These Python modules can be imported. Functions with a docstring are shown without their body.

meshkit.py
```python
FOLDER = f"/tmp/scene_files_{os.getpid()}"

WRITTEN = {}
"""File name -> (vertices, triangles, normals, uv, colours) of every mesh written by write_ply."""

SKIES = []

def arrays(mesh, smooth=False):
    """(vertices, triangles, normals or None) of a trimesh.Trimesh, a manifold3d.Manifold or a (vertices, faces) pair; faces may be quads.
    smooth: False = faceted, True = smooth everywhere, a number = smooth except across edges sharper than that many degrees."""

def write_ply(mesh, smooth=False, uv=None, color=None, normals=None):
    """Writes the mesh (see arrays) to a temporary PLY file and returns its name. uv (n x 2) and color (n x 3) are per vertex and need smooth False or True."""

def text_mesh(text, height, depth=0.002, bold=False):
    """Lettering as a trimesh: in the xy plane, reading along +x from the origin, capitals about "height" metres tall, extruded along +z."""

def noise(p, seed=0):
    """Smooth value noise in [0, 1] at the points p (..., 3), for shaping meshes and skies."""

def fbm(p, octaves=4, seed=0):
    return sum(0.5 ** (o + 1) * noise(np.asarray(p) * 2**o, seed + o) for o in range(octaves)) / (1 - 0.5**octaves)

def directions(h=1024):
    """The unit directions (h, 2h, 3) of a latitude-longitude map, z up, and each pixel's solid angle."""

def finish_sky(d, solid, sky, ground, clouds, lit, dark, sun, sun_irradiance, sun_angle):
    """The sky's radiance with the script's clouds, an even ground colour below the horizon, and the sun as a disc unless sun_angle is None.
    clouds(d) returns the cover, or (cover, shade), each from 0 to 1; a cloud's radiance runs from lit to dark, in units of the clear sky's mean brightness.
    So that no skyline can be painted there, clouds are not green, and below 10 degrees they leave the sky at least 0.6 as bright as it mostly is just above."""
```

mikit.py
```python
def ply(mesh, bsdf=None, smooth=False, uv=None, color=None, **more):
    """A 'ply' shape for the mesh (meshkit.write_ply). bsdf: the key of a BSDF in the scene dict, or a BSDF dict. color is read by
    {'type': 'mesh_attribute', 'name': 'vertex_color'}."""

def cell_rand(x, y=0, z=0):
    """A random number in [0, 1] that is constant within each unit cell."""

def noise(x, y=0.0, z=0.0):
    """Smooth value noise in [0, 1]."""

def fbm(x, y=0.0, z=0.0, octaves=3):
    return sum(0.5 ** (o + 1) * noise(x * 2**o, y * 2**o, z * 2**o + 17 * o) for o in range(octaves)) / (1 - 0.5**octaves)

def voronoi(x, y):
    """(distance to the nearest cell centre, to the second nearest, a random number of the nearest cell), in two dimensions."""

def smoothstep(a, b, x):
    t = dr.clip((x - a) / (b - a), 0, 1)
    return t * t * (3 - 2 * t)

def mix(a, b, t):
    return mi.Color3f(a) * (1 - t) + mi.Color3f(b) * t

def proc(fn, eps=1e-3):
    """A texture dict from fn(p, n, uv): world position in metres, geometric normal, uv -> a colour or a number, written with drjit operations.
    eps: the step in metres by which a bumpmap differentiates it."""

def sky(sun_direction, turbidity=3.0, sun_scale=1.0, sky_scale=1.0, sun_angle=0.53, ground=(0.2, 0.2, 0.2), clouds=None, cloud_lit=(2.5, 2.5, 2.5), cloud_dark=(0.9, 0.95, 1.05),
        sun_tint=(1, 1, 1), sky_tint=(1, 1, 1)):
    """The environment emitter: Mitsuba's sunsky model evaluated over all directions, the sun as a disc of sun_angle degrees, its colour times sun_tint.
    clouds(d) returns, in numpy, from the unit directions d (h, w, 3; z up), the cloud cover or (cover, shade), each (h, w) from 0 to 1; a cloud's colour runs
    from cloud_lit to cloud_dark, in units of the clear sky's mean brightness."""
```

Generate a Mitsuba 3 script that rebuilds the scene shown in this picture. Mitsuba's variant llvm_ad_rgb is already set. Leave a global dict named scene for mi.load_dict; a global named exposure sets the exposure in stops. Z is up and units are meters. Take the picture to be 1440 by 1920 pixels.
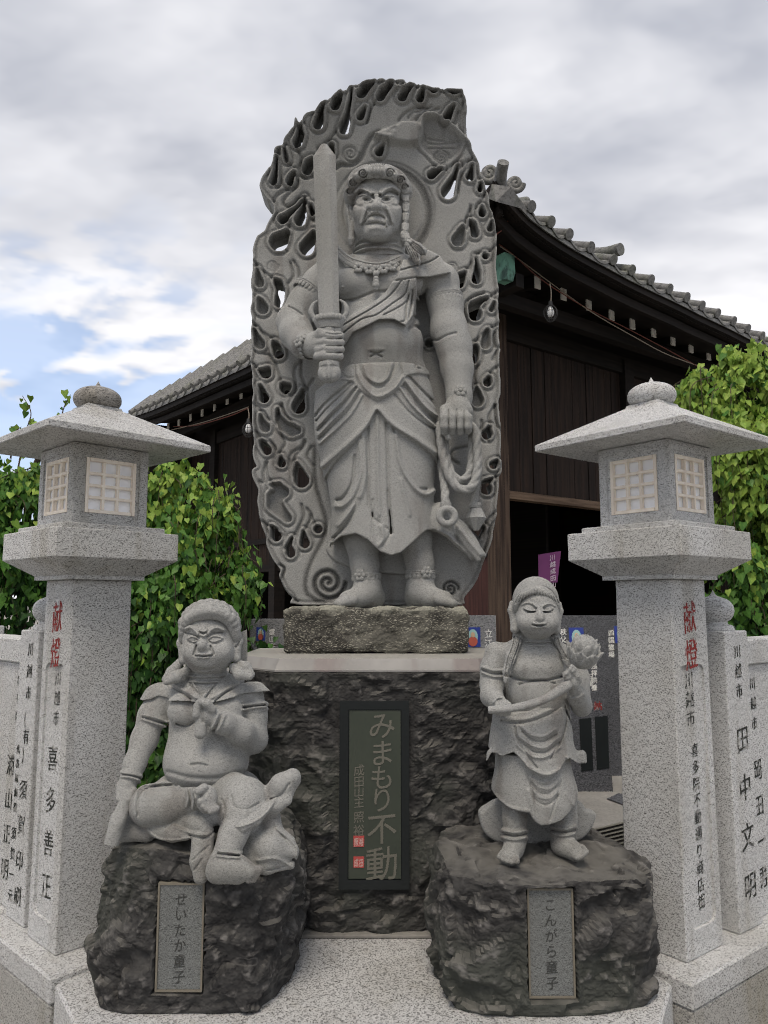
import math, glob, numpy as np, trimesh, mitsuba as mi, drjit as dr, mikit, meshkit
from scipy import ndimage
from scipy.spatial import cKDTree
from shapely.geometry import Polygon, LineString, Point, box as sbox
from shapely.ops import unary_union
from shapely import affinity
import manifold3d as m3
T = mi.ScalarTransform4f
scene, labels = {}, {}
# ---------------------------------------------------------------- camera, sky, exposure
F, TH, EYE = 1440.0, 0.1184, 1.6
exposure = 2.45
scene['camera'] = {'type': 'perspective', 'fov': 2 * math.degrees(math.atan(720 / F)), 'fov_axis': 'x', 'near_clip': 0.05, 'far_clip': 500.0,
    'to_world': T().look_at(origin=[0, 0, EYE], target=[0, math.cos(TH), EYE + math.sin(TH)], up=[0, 0, 1])}
def sky_clouds(d):
    x, y, z = d[..., 0], d[..., 1], np.maximum(d[..., 2], 0.0)
    q = np.stack([x / (z + 0.22), y / (z + 0.22), 0 * z], -1)
    big = meshkit.fbm(q * np.array([0.55, 0.9, 1]) + 3.1, 4, 5)
    mid = meshkit.fbm(q * np.array([2.1, 3.3, 1]) + 7.7, 5, 11)
    fine = meshkit.fbm(q * np.array([5.0, 9.0, 1]) + np.stack([mid, -mid, mid], -1) * 2.2, 4, 23)
    az, el = np.degrees(np.arctan2(x, y)), np.degrees(np.arcsin(np.clip(d[..., 2], -1, 1)))
    # a rift of blue low in the north-west, broken by puffs
    rift = np.exp(-((az + 24) / 15) ** 2 - ((el - 13) / 6.0) ** 2)
    cover = np.clip(1 - 1.5 * rift * np.clip(1.6 - 1.9 * np.clip((fine - 0.30) * 2.6 + np.clip((el - 17) / 14, -.2, .5), 0, 1), 0, 1), 0, 1)
    puff = meshkit.fbm(q * np.array([12.0, 16.0, 1]) + np.stack([fine, mid, fine], -1) * 1.6, 4, 41); zone = np.exp(-((az + 21) / 13) ** 2 - ((el - 18) / 6.5) ** 2); pf = np.clip((puff - .5) * 4.5, -1, 1)
    cover = np.clip(cover - zone * np.clip(-pf, 0, 1) * .6, 0.40, 1)
    shade = np.clip(0.50 + 1.3 * (big - 0.5) + 1.2 * (mid - 0.5) + 0.9 * (fine - .5) + .16 * np.clip((el - 16) / 14, -1.2, 1.2) - 0.55 * np.exp(-((az - 25) / 12) ** 2 - ((el - 22) / 6) ** 2) - .45 * zone * pf + .10 * pf - 0.6 * np.exp(-((az + 22) / 17) ** 2 - ((el - 17) / 8) ** 2), 0, 1)
    return cover, shade
scene['sky'] = mikit.sky((-0.12, -0.52, 0.84), turbidity=4, sun_scale=0.30, sky_scale=1.0, sun_angle=26, clouds=sky_clouds,
    cloud_lit=(1.74, 1.73, 1.77), cloud_dark=(0.90, 0.935, 1.05), sun_tint=(0.93, 0.985, 1.08), ground=(0.2, 0.2, 0.19))
# ---------------------------------------------------------------- measuring: a ray of the camera, met with a plane of the place
CT, ST = math.cos(TH), math.sin(TH)
def ray(u, v):
    u, v = np.asarray(u, float), np.asarray(v, float)
    a, b = (u - 720) / F, (960 - v) / F
    return np.stack([a, CT - b * ST, ST + b * CT], -1)
ORG = np.array([0, 0, EYE])
def P(u, v, y):
    r = ray(u, v); return ORG + r * (np.asarray(y, float) / r[..., 1])[..., None]
def PZ(u, v, z):
    r = ray(u, v); return ORG + r * ((z - EYE) / r[..., 2])[..., None]
def PV(u, v, a, b):
    """the point seen at (u, v) on the upright plane through the plan points a, b"""
    r = ray(u, v); n = np.array([b[1] - a[1], a[0] - b[0]])
    return ORG + r * ((n @ np.asarray(a[:2])) / (r[..., :2] @ n))[..., None]
# ---------------------------------------------------------------- scene helpers
def add(name, mesh, mat, parent=None, smooth=False, label=None, cat=None, group=None, kind=None, **more):
    base = (parent + '__' + name) if parent else name
    key, i = base, 0
    while key in scene or key in labels:
        i += 1; key = f'{base}_{i:03d}'
    scene[key] = mikit.ply(mesh, mat, smooth=smooth, **more) if not isinstance(mesh, dict) else mesh
    tag(key, label, cat, group, kind)
    return key
def tag(key, label=None, cat=None, group=None, kind=None):
    d = {k: v for k, v in (('label', label), ('category', cat), ('group', group), ('kind', kind)) if v}
    if d: labels[key] = {**labels.get(key, {}), **d}
    return key
def thing(name, label, cat, group=None):
    key, i = name, 0
    while key in labels or key in scene:
        i += 1; key = f'{name}_{i:03d}'
    return tag(key, label, cat, group)
cat_ = trimesh.util.concatenate
def xf(mesh, origin, ex, ey, ez):
    m = mesh.copy(); M = np.eye(4); M[:3, 0], M[:3, 1], M[:3, 2], M[:3, 3] = ex, ey, ez, origin
    m.apply_transform(M); return m
def box(x0, x1, y0, y1, z0, z1):
    m = trimesh.creation.box((x1 - x0, y1 - y0, z1 - z0)); m.apply_translation(((x0 + x1) / 2, (y0 + y1) / 2, (z0 + z1) / 2)); return m
def hull(pts): return trimesh.Trimesh(np.asarray(pts)).convex_hull
def cprism(poly, z0, z1, c=0.006, top=None):
    """convex block with worn arrises; top: another outline at z1"""
    p = Polygon(poly).buffer(-c).buffer(c, quad_segs=2); q = Polygon(top).buffer(-c).buffer(c, quad_segs=2) if top is not None else p
    pts = []
    for g, z in ((p.buffer(-c), z0), (p, z0 + c), (q, z1 - c), (q.buffer(-c), z1)):
        xy = np.array(g.exterior.coords)[:-1]; pts.append(np.c_[xy, np.full(len(xy), z)])
    return hull(np.vstack(pts))
def square(c, s, ph):
    return [(c[0] + s * math.sqrt(2) * math.cos(ph + k * math.pi / 2), c[1] + s * math.sqrt(2) * math.sin(ph + k * math.pi / 2)) for k in range(4)]
def lathe(prof, c, n=40):
    m = trimesh.creation.revolve(np.array(prof), sections=n); m.apply_translation(c); return m
def tube(pts, r, n=8):
    pts = np.asarray(pts, float); r = np.broadcast_to(r, len(pts)); out_v, out_f = [], []
    t = np.gradient(pts, axis=0); t /= np.linalg.norm(t, axis=1, keepdims=True) + 1e-12
    up = np.array([0, 0, 1.0]) if abs(t[0, 2]) < 0.9 else np.array([1.0, 0, 0])
    for i in range(len(pts)):
        a = np.cross(t[i], up); a /= np.linalg.norm(a); b = np.cross(t[i], a); up = -b if np.dot(-b, up) > 0 else b
        k = np.arange(n) * 2 * np.pi / n
        out_v.append(pts[i] + r[i] * (np.cos(k)[:, None] * a + np.sin(k)[:, None] * up))
    v = np.vstack(out_v + [pts[:1], pts[-1:]]); N = len(pts); j = np.arange(n)
    for i in range(N - 1):
        p, q = i * n + j, i * n + (j + 1) % n
        out_f += [np.c_[p, q, q + n], np.c_[p, q + n, p + n]]
    out_f += [np.c_[(j + 1) % n, j, j * 0 + N * n], np.c_[(N - 1) * n + j, (N - 1) * n + (j + 1) % n, j * 0 + N * n + 1]]
    m = trimesh.Trimesh(v, np.vstack(out_f), process=False); m.fix_normals(); return m
def spline(pts, n=8):
    """Catmull-Rom through the points, n steps a span"""
    p = np.asarray(pts, float)
    if len(p) < 3: return np.array([p[0] + (p[-1] - p[0]) * t for t in np.linspace(0, 1, n + 1)])
    e = np.vstack([2 * p[0] - p[1], p, 2 * p[-1] - p[-2]]); out = []
    for i in range(1, len(e) - 2):
        for t in np.arange(n) / n:
            a, b, c, d = e[i - 1:i + 3]
            out.append(0.5 * (2 * b + (c - a) * t + (2 * a - 5 * b + 4 * c - d) * t * t + (3 * b - a - 3 * c + d) * t ** 3))
    return np.vstack(out + [p[-1:]])
def cspline(pts, n=8):
    p = list(map(list, pts)); N = len(p)
    s = spline(p[-2:] + p + p[:2], n); return s[2 * n:-2 * n - 1 + n][: N * n]
# ---------------------------------------------------------------- materials
sm, ns, fb = mikit.smoothstep, mikit.noise, mikit.fbm
def C(*c): return mi.Color3f(*c)
def mat(name, tex, rough=0.8, bump=None, bscale=0.002, **more):
    b = {'type': 'principled', 'base_color': tex if isinstance(tex, dict) else {'type': 'rgb', 'value': list(tex)}, 'roughness': rough, 'specular': more.pop('spec', 0.3), **more}
    if bump: b = {'type': 'bumpmap', 'arbitrary': bump, 'scale': bscale, 'bsdf': b}
    scene[name] = {'type': 'twosided', 'bsdf': b} if not more.get('spec_trans') else b
    return name
def granite(base, dark, light, f, stain=0.25, tint=(1, 1, 1), dirt=(0.6, 0.57, 0.5)):
    def fn(p, n, uv):
        a, b, c = ns(p.x * f, p.y * f, p.z * f), ns(p.x * f * 1.9 + 31, p.y * f * 1.9, p.z * f * 1.9), ns(p.x * f * .55 + 7, p.y * f * .55, p.z * f * .55)
        v = base + dark * (sm(.52, .82, a) * .8 + sm(.6, .85, b) * .6 + sm(.6, .9, c) * .3) + light * (sm(.5, .15, a) * .5 + sm(.45, .1, b) * .6)
        w, k = fb(p.x * 2.3 + 5, p.y * 2.3, p.z * 1.1, 4), fb(p.x * 17 + 2, p.y * 17, p.z * 1.3, 3); s = sm(.5, .72, w) * stain + sm(.54, .70, k) * stain * .7
        return mikit.mix(C(*tint) * v, C(*tint) * C(*dirt) * v, s)
    return mikit.proc(fn)
MG = mat('granite_grey', granite(.50, -.33, .17, 260, .42, (.985, 1, 1.0)), .62)
MGP = mat('granite_slab', granite(.46, -.29, .16, 240, .3, (.99, 1, .995)), .42)
MGB = mat('granite_plinth', granite(.33, -.23, .13, 240, .5, (1, .99, .94), (.7, .66, .55)), .6)
# ---------------------------------------------------------------- more materials
def wood(base, dark, f=1.0, axis='z'):
    def fn(p, n, uv):
        a, b, c = {'z': (p.x, p.y, p.z), 'h': (p.z, p.z * .7, p.x + p.y)}[axis]
        g = fb(a * 38 * f, b * 38 * f, c * 1.6 * f, 4); k = fb(a * 3 + 3, b * 3, c * .8, 3)
        return mikit.mix(C(*base), C(*dark), sm(.3, .7, g) * .75 + sm(.4, .75, k) * .25)
    return mikit.proc(fn)
MW = mat('wood_planks', wood((.028, .016, .011), (.008, .0055, .0045)), .8)
MWD = mat('wood_beam', wood((.013, .009, .007), (.005, .004, .0036), axis='h'), .75)
MWP = mat('wood_post', wood((.085, .058, .042), (.018, .011, .009), 1.2), .85)
MWB = mat('wood_lattice', wood((.84, .78, .68), (.72, .64, .54), 2), .6)
MPAPER = mat('shoji_paper', (.84, .86, .90), .7)
MTILE = mat('roof_tile', granite(.17, -.06, .06, 40, .5, (1, 1.0, .98), (.75, .8, .6)), .5)
worn = lambda c, t: mikit.proc(lambda p, n, uv: mikit.mix(C(*c), C(.30, .30, .29), sm(t, t + .16, fb(p.x * 55, p.y * 55, p.z * 55, 3))))      # paint flaking out of the cut strokes
MBLACK = mat('carved_paint_black', worn((.025, .028, .025), .50), .7)
MRED = mat('carved_paint_red', worn((.21, .022, .02), .56), .6)
MCARVE = mat('carved_line', (.045, .047, .045), .8)  # plain dark tone of the carved plate letters
MIVORY = mat('rafter_paint', mikit.proc(lambda p, n, uv: mikit.mix(C(.88, .86, .80), C(.5, .46, .4), sm(.55, .8, fb(p.x * 14, p.y * 14, p.z * 14, 3)))), .8)
MCOPPER = mat('green_copper', mikit.proc(lambda p, n, uv: mikit.mix(C(.16, .34, .26), C(.05, .10, .085), sm(.4, .7, fb(p.x * 16, p.y * 16, p.z * 9, 4)))), .6)
MCONC = mat('concrete', mikit.proc(lambda p, n, uv: C(1, .97, .9) * (.14 + .10 * fb(p.x * 5, p.y * 5, p.z * 5, 4) + .05 * ns(p.x * 90, p.y * 90, p.z * 90))), .9)
def rockfn(p, n, uv):
    g = fb(p.x * 7, p.y * 7, p.z * 9, 5); h = ns(p.x * 150, p.y * 150, p.z * 150); w = fb(p.x * 2.2 + 9, p.y * 2.2, p.z * 2.2, 3)
    v = mikit.mix(C(.019, .019, .020), C(.080, .079, .077), sm(.36, .70, g) * .30 + sm(.35, .7, fb(p.x * 32, p.y * 32, p.z * 32, 3)) * .35 + .3 * h)
    v = mikit.mix(v, C(.060, .066, .056), sm(.5, .66, w) * .6)
    vein = sm(.035, .0, dr.abs(fb(p.x * 5 + 2, p.y * 5, p.z * 11, 4) - .5)) * sm(.5, .7, fb(p.x * 4, p.y * 4, p.z * 4 + 3, 2))
    v = mikit.mix(v, C(.24, .23, .215), vein * .25)
    v = mikit.mix(v, C(.26, .25, .24), uv.x * sm(.5, .78, fb(p.x * 34, p.y * 34, p.z * 34, 3)) * .55)      # paler tone along convex arrises, broken up by noise
    dust = sm(.35, .95, n.z) * sm(.25, .6, fb(p.x * 12, p.y * 12, p.z * 12, 3))
    return mikit.mix(v, C(.17, .165, .15), dust * .6)
MROCK = mat('rough_rock', mikit.proc(rockfn), .92, spec=.15, bump=mikit.proc(lambda p, n, uv: fb(p.x * 85, p.y * 85, p.z * 110, 4)), bscale=.011)
def basefn(p, n, uv):
    g, s = fb(p.x * 9, p.y * 9, p.z * 5, 4), ns(p.x * 190, p.y * 250, p.z * 250)
    v = mikit.mix(C(.045, .043, .038), C(.12, .117, .10), sm(.35, .7, g))
    v = mikit.mix(v, C(.42, .41, .34), sm(.55, .85, s) * .7 * sm(.25, .5, fb(p.x * 13 + 4, p.y * 13, p.z * 13, 2)))
    return mikit.mix(v, C(.36, .36, .30), sm(1.545, 1.585, p.z) * sm(.42, .55, g) * .6)
MBASE = mat('weathered_block', mikit.proc(basefn), .85, bump=mikit.proc(lambda p, n, uv: fb(p.x * 120, p.y * 120, p.z * 120, 2)), bscale=.006)
def capfn(p, n, uv):
    g, w = fb(p.x * 4, p.y * 4, p.z * 2, 4), fb(p.x * 9 + 3, p.y * 3, p.z * 2, 4)
    v = mikit.mix(C(.20, .197, .193), C(.30, .297, .288), sm(.3, .7, g))
    v = mikit.mix(v, C(.17, .14, .138), sm(.52, .68, w) * .7)
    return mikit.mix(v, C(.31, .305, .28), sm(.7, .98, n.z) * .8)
MCAP = mat('polished_cap', mikit.proc(capfn), .42)
MDARKG = mat('dark_granite', granite(.085, -.05, .1, 150, .2, (.93, .97, 1.08)), .25)
MGREENP = mat('plaque_green', mikit.proc(lambda p, n, uv: mikit.mix(C(.036, .045, .036), C(.060, .070, .054), fb(p.x * 9, p.y * 9, p.z * 3, 4))), .38)
MFRAME = mat('plaque_frame', (.012, .015, .016), .3)
MPLATE = mat('plate_granite', granite(.145, -.08, .10, 330, .1, (.95, 1, .985)), .45)
MMORTAR = mat('mortar', (.17, .155, .125), .9)
MLETTER = mat('carved_letter', (.14, .137, .115), .7)
# ---------------------------------------------------------------- lettering: outlines from a font, cut as thin pieces
from PIL import Image, ImageDraw, ImageFont
FONT = ImageFont.truetype(glob.glob('/opt/blender-*/*/datafiles/fonts/Noto Sans CJK Regular.woff2')[0], 72)
GLY = {}
def glyph(ch, bold=0):
    if (ch, bold) not in GLY:
        im = Image.new('L', (104, 104)); ImageDraw.Draw(im).text((16, 4), ch, 255, FONT, stroke_width=bold, stroke_fill=255)
        on = np.pad(np.asarray(im) > 120, ((0, 0), (1, 1))).astype(np.int8)
        r, s = np.nonzero(np.diff(on, axis=1) == 1); e = np.nonzero(np.diff(on, axis=1) == -1)[1]
        g = unary_union([sbox(a, -y - 1, b, -y) for y, a, b in zip(r, s, e)]) if len(r) else Polygon()
        if len(r):
            g = g.buffer(.8).buffer(-.8).simplify(.55)
            x0, y0, x1, y1 = g.bounds; g = affinity.translate(g, -52, 56)
            g = affinity.affine_transform(g, [1 / 72, 0, .10 / 72, 1 / 72, 0, 0])     # the writer's rising stroke
        GLY[ch, bold] = g
    return GLY[ch, bold]
def letters(chars, o, ex, ey, ez, w, depth=.002, bold=0):
    """chars: (character, x, y, height); one mesh on the plane through o"""
    ms = []
    for ch, x, y, h in chars:
        for g in getattr(glyph(ch, bold), 'geoms', [glyph(ch, bold)]):
            if g.is_empty or g.area < 1e-5: continue
            m = trimesh.creation.extrude_polygon(g, 1.0, engine='earcut'); m.apply_scale((h * w, h, depth)); m.apply_translation((x, y, 0)); ms.append(m)
    return xf(cat_(ms), o, ex, ey, ez)
def engrave(par, chars, o, ex, ey, ez, w, depth, bold, m, name='character'):
    for c in chars:
        if not glyph(c[0], bold).is_empty: add(name, letters([c], o, ex, ey, ez, w, depth, bold), m, par)
def column(text, x, z0, z1, h, jit=0.0):
    n = len(text); s = (z1 - z0) / max(n, 1)
    return [(c, x + jit * math.sin(i * 2.3), z0 + s * (i + .5), h) for i, c in enumerate(text) if c != ' ']
# ---------------------------------------------------------------- ground
add('ground', box(-60, 60, -20, 120, -.3, 0), MCONC, kind='structure', label='pale concrete ground around the monument')
ZS, ZP = 0.40, 0.42
add('stone_platform', cprism([(-1.045, 2.60), (-.70, 2.075), (-.55, 1.85), (.50, 1.85), (.66, 2.10), (.915, 2.60), (.70, 3.3), (-.75, 3.3)], 0.02, ZS, .008), MGP,
    label='pale speckled granite platform under the two dark rocks', cat='platform')
# ---------------------------------------------------------------- stone lanterns
V2 = lambda a: np.array([math.cos(a), math.sin(a)])
def v3(p, z=0): return np.array([p[0], p[1], z])
LZ = dict(p0=.42, cb=1.6854, bb=1.757, bt=1.8596, fb=1.8815, ft=2.1775, rt=2.2044)
def slab_ring(levels):
    """hull of square rings (half side, z)"""
    pts = []
    for s, z in levels: pts += [(a * s, b * s, z) for a in (-1, 1) for b in (-1, 1)]
    return hull(pts)
def man(m): return m3.Manifold(m3.Mesh(np.asarray(m.vertices, np.float32), np.asarray(m.faces, np.uint32)))
def tri(M): q = M.to_mesh(); return trimesh.Trimesh(q.vert_properties[:, :3], q.tri_verts, process=False)
def cslab(s, z0, z1, c=.005, s1=None):
    s1 = s if s1 is None else s1
    pts = []
    for h, k, z in ((s, c, z0), (s, 0, z0 + c), (s1, 0, z1 - c), (s1, c, z1)):
        for a in (-1, 1):
            for b in (-1, 1): pts += [(a * (h - k), b * (h - k - c), z), (a * (h - k - c), b * (h - k), z)]
    return hull(pts)
def lantern(c, ph, label, inscr, face, top=MG):
    """square pillar lantern; the local x and y axes are the normals of its faces"""
    t = thing('stone_lantern', label, 'stone lantern', 'granite lanterns of the enclosure')
    al = ph - math.pi / 4; ex, ey, ez = v3(V2(al)), v3(V2(al + math.pi / 2)), np.array([0, 0, 1.0]); o = np.array([c[0], c[1], 0])
    W = lambda m: xf(m, o, ex, ey, ez)
    pil = cslab(.116, LZ['p0'], LZ['cb'], .004, .113)
    # the sunk panel with the donor's name, on one face
    f = {'y': (np.array([1.0, 0, 0]), np.array([0, -1.0, 0])), 'x': (np.array([0, 1.0, 0]), np.array([1.0, 0, 0]))}[face]
    rr = sbox(-.078, .51, .078, 1.385).buffer(-.03).buffer(.03, quad_segs=5)
    cut = trimesh.creation.extrude_polygon(rr, .05, engine='earcut'); cut = xf(cut, f[1] * .1055, f[0], ez, f[1])
    add('pillar', W(tri(man(pil) - man(cut))), MG, t, smooth=False)
    pl = o + ex * f[1][0] + ey * f[1][1]; R = lambda k: o + (ex * f[1][0] + ey * f[1][1]) * k
    fx, fz = ex * f[0][0] + ey * f[0][1], ex * f[1][0] + ey * f[1][1]
    if inscr:
        engrave(t, [('献', 0, 1.56, .115), ('燈', 0, 1.43, .115)], R(.1138), fx, ez, fz, .72, .0015, 0, MRED, 'red_character')
        ch = []
        for s, x, z1, z0, h in inscr: ch += column(s, x, z1, z0, h)
        engrave(t, ch, R(.1056), fx, ez, fz, .92, .0015, 0, MBLACK)
    add('tray', W(cat_([slab_ring([(.1454, LZ['cb']), (.1454, 1.700)]), hull(np.vstack([slab_ring([(.1454, 1.7005), (.1454, 1.701)]).vertices, cslab(.2333, LZ['bb'], LZ['bt'], .003).vertices])), cslab(.196, LZ['bt'] + .0005, LZ['fb'], .003)])), MG, t)
    fire = man(cslab(.1465, LZ['fb'] + .0005, LZ['ft'], .004))
    z0, z1, hw = 1.925, 2.128, .098
    for k in range(4):
        a = k * math.pi / 2; n, s = np.array([math.cos(a), math.sin(a), 0]), np.array([-math.sin(a), math.cos(a), 0])
        q = trimesh.creation.box((2 * hw + .026, z1 - z0 + .026, .06)); fire -= man(xf(q, n * .1465 + n * .0245 + ez * ((z0 + z1) / 2), s, ez, n))
        q = trimesh.creation.box((2 * hw, z1 - z0, .06)); fire -= man(xf(q, n * .1465 + n * .006 + ez * ((z0 + z1) / 2), s, ez, n))
    add('fire_box', W(tri(fire)), MG, t)
    for k in range(4):
        a = k * math.pi / 2; n, s = np.array([math.cos(a), math.sin(a), 0]), np.array([-math.sin(a), math.cos(a), 0])
        if (n * 0 + ex * n[0] + ey * n[1]) @ np.array([c[0], c[1], 0]) > 0: continue
        bars, fw, th = [], .014, .016
        for x0, x1, y0, y1 in [(-hw, -hw + fw, z0, z1), (hw - fw, hw, z0, z1), (-hw + fw, hw - fw, z0, z0 + fw), (-hw + fw, hw - fw, z1 - fw, z1)]:
            bars.append(box(x0 + .001, x1 - .001, y0 + .001, y1 - .001, -th, 0))
        for i in (1, 2):
            x = -hw + fw + (2 * hw - 2 * fw) * i / 3; bars.append(box(x - .0048, x + .0048, z0 + fw, z1 - fw, -th + .001, -.002))
        for i in (1, 2, 3):
            z = z0 + fw + (z1 - z0 - 2 * fw) * i / 4; bars.append(box(-hw + fw, hw - fw, z - .0048, z + .0048, -th + .002, -.001))
        fr = add('lattice_window', W(xf(cat_(bars), n * .143, s, ez, n)), MWB, t)
        add('paper', W(xf(box(-hw + .002, hw - .002, z0 + .002, z1 - .002, -th - .006, -th - .002), n * .143, s, ez, n)), MPAPER, fr)
    r = .314
    roof = hull(np.vstack([cslab(r, 2.1785, LZ['rt'], .003).vertices, [(a * .074, b * .074, 2.335) for a in (-1, 1) for b in (-1, 1)]]))
    add('roof', W(cat_([roof, slab_ring([(.071, 2.3352), (.066, 2.348)])])), MGP, t)
    prof = [(0, 2.338), (.06, 2.340), (.062, 2.347), (.078, 2.356), (.0875, 2.372), (.089, 2.386), (.084, 2.402), (.070, 2.416), (.050, 2.426), (.026, 2.432), (.012, 2.437), (.006, 2.447), (0, 2.458)]
    add('jewel', lathe(spline(prof, 4), o, 44), top, t, smooth=50)
    return ex, ey, t
LC, RC = np.array([-1.111, 2.9064]), np.array([1.0196, 2.8528])
exL, eyL, _ = lantern(LC, .0218, 'left granite lantern inscribed with red characters beside the seated statue',
    [('川越市', .012, 1.37, 1.16, .055), ('喜多善正', 0, 1.13, .55, .095)], 'y', mat('granite_dark', granite(.27, -.2, .12, 230, .5, (1, .97, .92)), .6))
exR, eyR, _ = lantern(RC, -.123, 'right granite lantern inscribed with red characters beside the standing child statue',
    [('川越市', -.01, 1.37, 1.17, .06), ('喜多院不動通り商店街', .006, 1.12, .56, .05)], 'x')
lantern(LC - exL[:2] * 2.33, .0218, 'farther lantern at the left edge, only its roof tip in view', None, 'y')
# ---------------------------------------------------------------- stone fences on their plinths
def fence(side, c0, ua, ub, post0, texts):
    """ua: along the fence, away from its lantern; ub: across it, inwards"""
    w = 'left' if side < 0 else 'right'; ez = np.array([0, 0, 1.0])
    A, B = v3(ua), v3(ub); o = v3(c0)
    def blk(a0, a1, b0, b1, z0, z1, c=.005):
        q = [o + A * a + B * b for a, b in ((a0, b0), (a1, b0), (a1, b1), (a0, b1))]
        return cprism([p[:2] for p in q], z0, z1, c)
    t = thing('stone_fence', f'{w} granite fence with ball topped posts and inscribed panels', 'stone fence', 'granite fences of the enclosure')
    pl = add('plinth', blk(0, 1.35, 0, .40, -.02, ZP - .085, .006), MGB, t); add('plinth', blk(1.353, 2.9, 0, .40, -.02, ZP - .085, .006), MGB, t)
    add('coping', blk(-.004, 1.35, -.004, .404, ZP - .083, ZP, .007), MGP, t); add('coping', blk(1.353, 2.9, -.004, .404, ZP - .083, ZP, .007), MGP, t)
    pc = np.array([(post0 - o) @ A, (post0 - o) @ B]); s = .085
    k = 0
    while True:
        a = pc[0] + k * .80
        if a > 2.0: break
        p = add('post', blk(a - s, a + s, pc[1] - s, pc[1] + s, ZP, 1.496, .005), MG, t)
        q = o + A * a + B * pc[1]
        prof = [(0, 1.494), (.066, 1.494), (.070, 1.506), (.064, 1.516), (.050, 1.520), (.050, 1.532), (.060, 1.538), (.071, 1.556), (.074, 1.574), (.070, 1.594), (.055, 1.612), (.034, 1.622), (.014, 1.630), (.006, 1.640), (0, 1.652)]
        add('ball', lathe(spline(prof, 3), q * [1, 1, 0], 36), MG, p, smooth=50)
        panel = add('panel', blk(a + s + .012, a + .8 - s - .012, pc[1] - s + .03, pc[1] + s - .03, ZP, 1.361, .004), MG, t)
        add('rail', blk(a + s + .001, a + .8 - s - .001, pc[1] - s + .012, pc[1] + s - .012, 1.363, 1.459, .005), MG, t)
        ax = A * side * 1.0                                    # reading direction across the outer face
        for txt, where in ((texts[2 * k] if 2 * k < len(texts) else None, (a, p, -.0008)), (texts[2 * k + 1] if 2 * k + 1 < len(texts) else None, (a + .25, panel, .0292))):
            if not txt: continue
            ch = []
            for st, x, z1, z0, h in txt: ch += column(st, x, z1, z0, h)
            engrave(where[1], ch, o + A * where[0] + B * (pc[1] - s + where[2]), ax, ez, -B, .92, .0015, 0, MBLACK)
        k += 1
    return t
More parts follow.
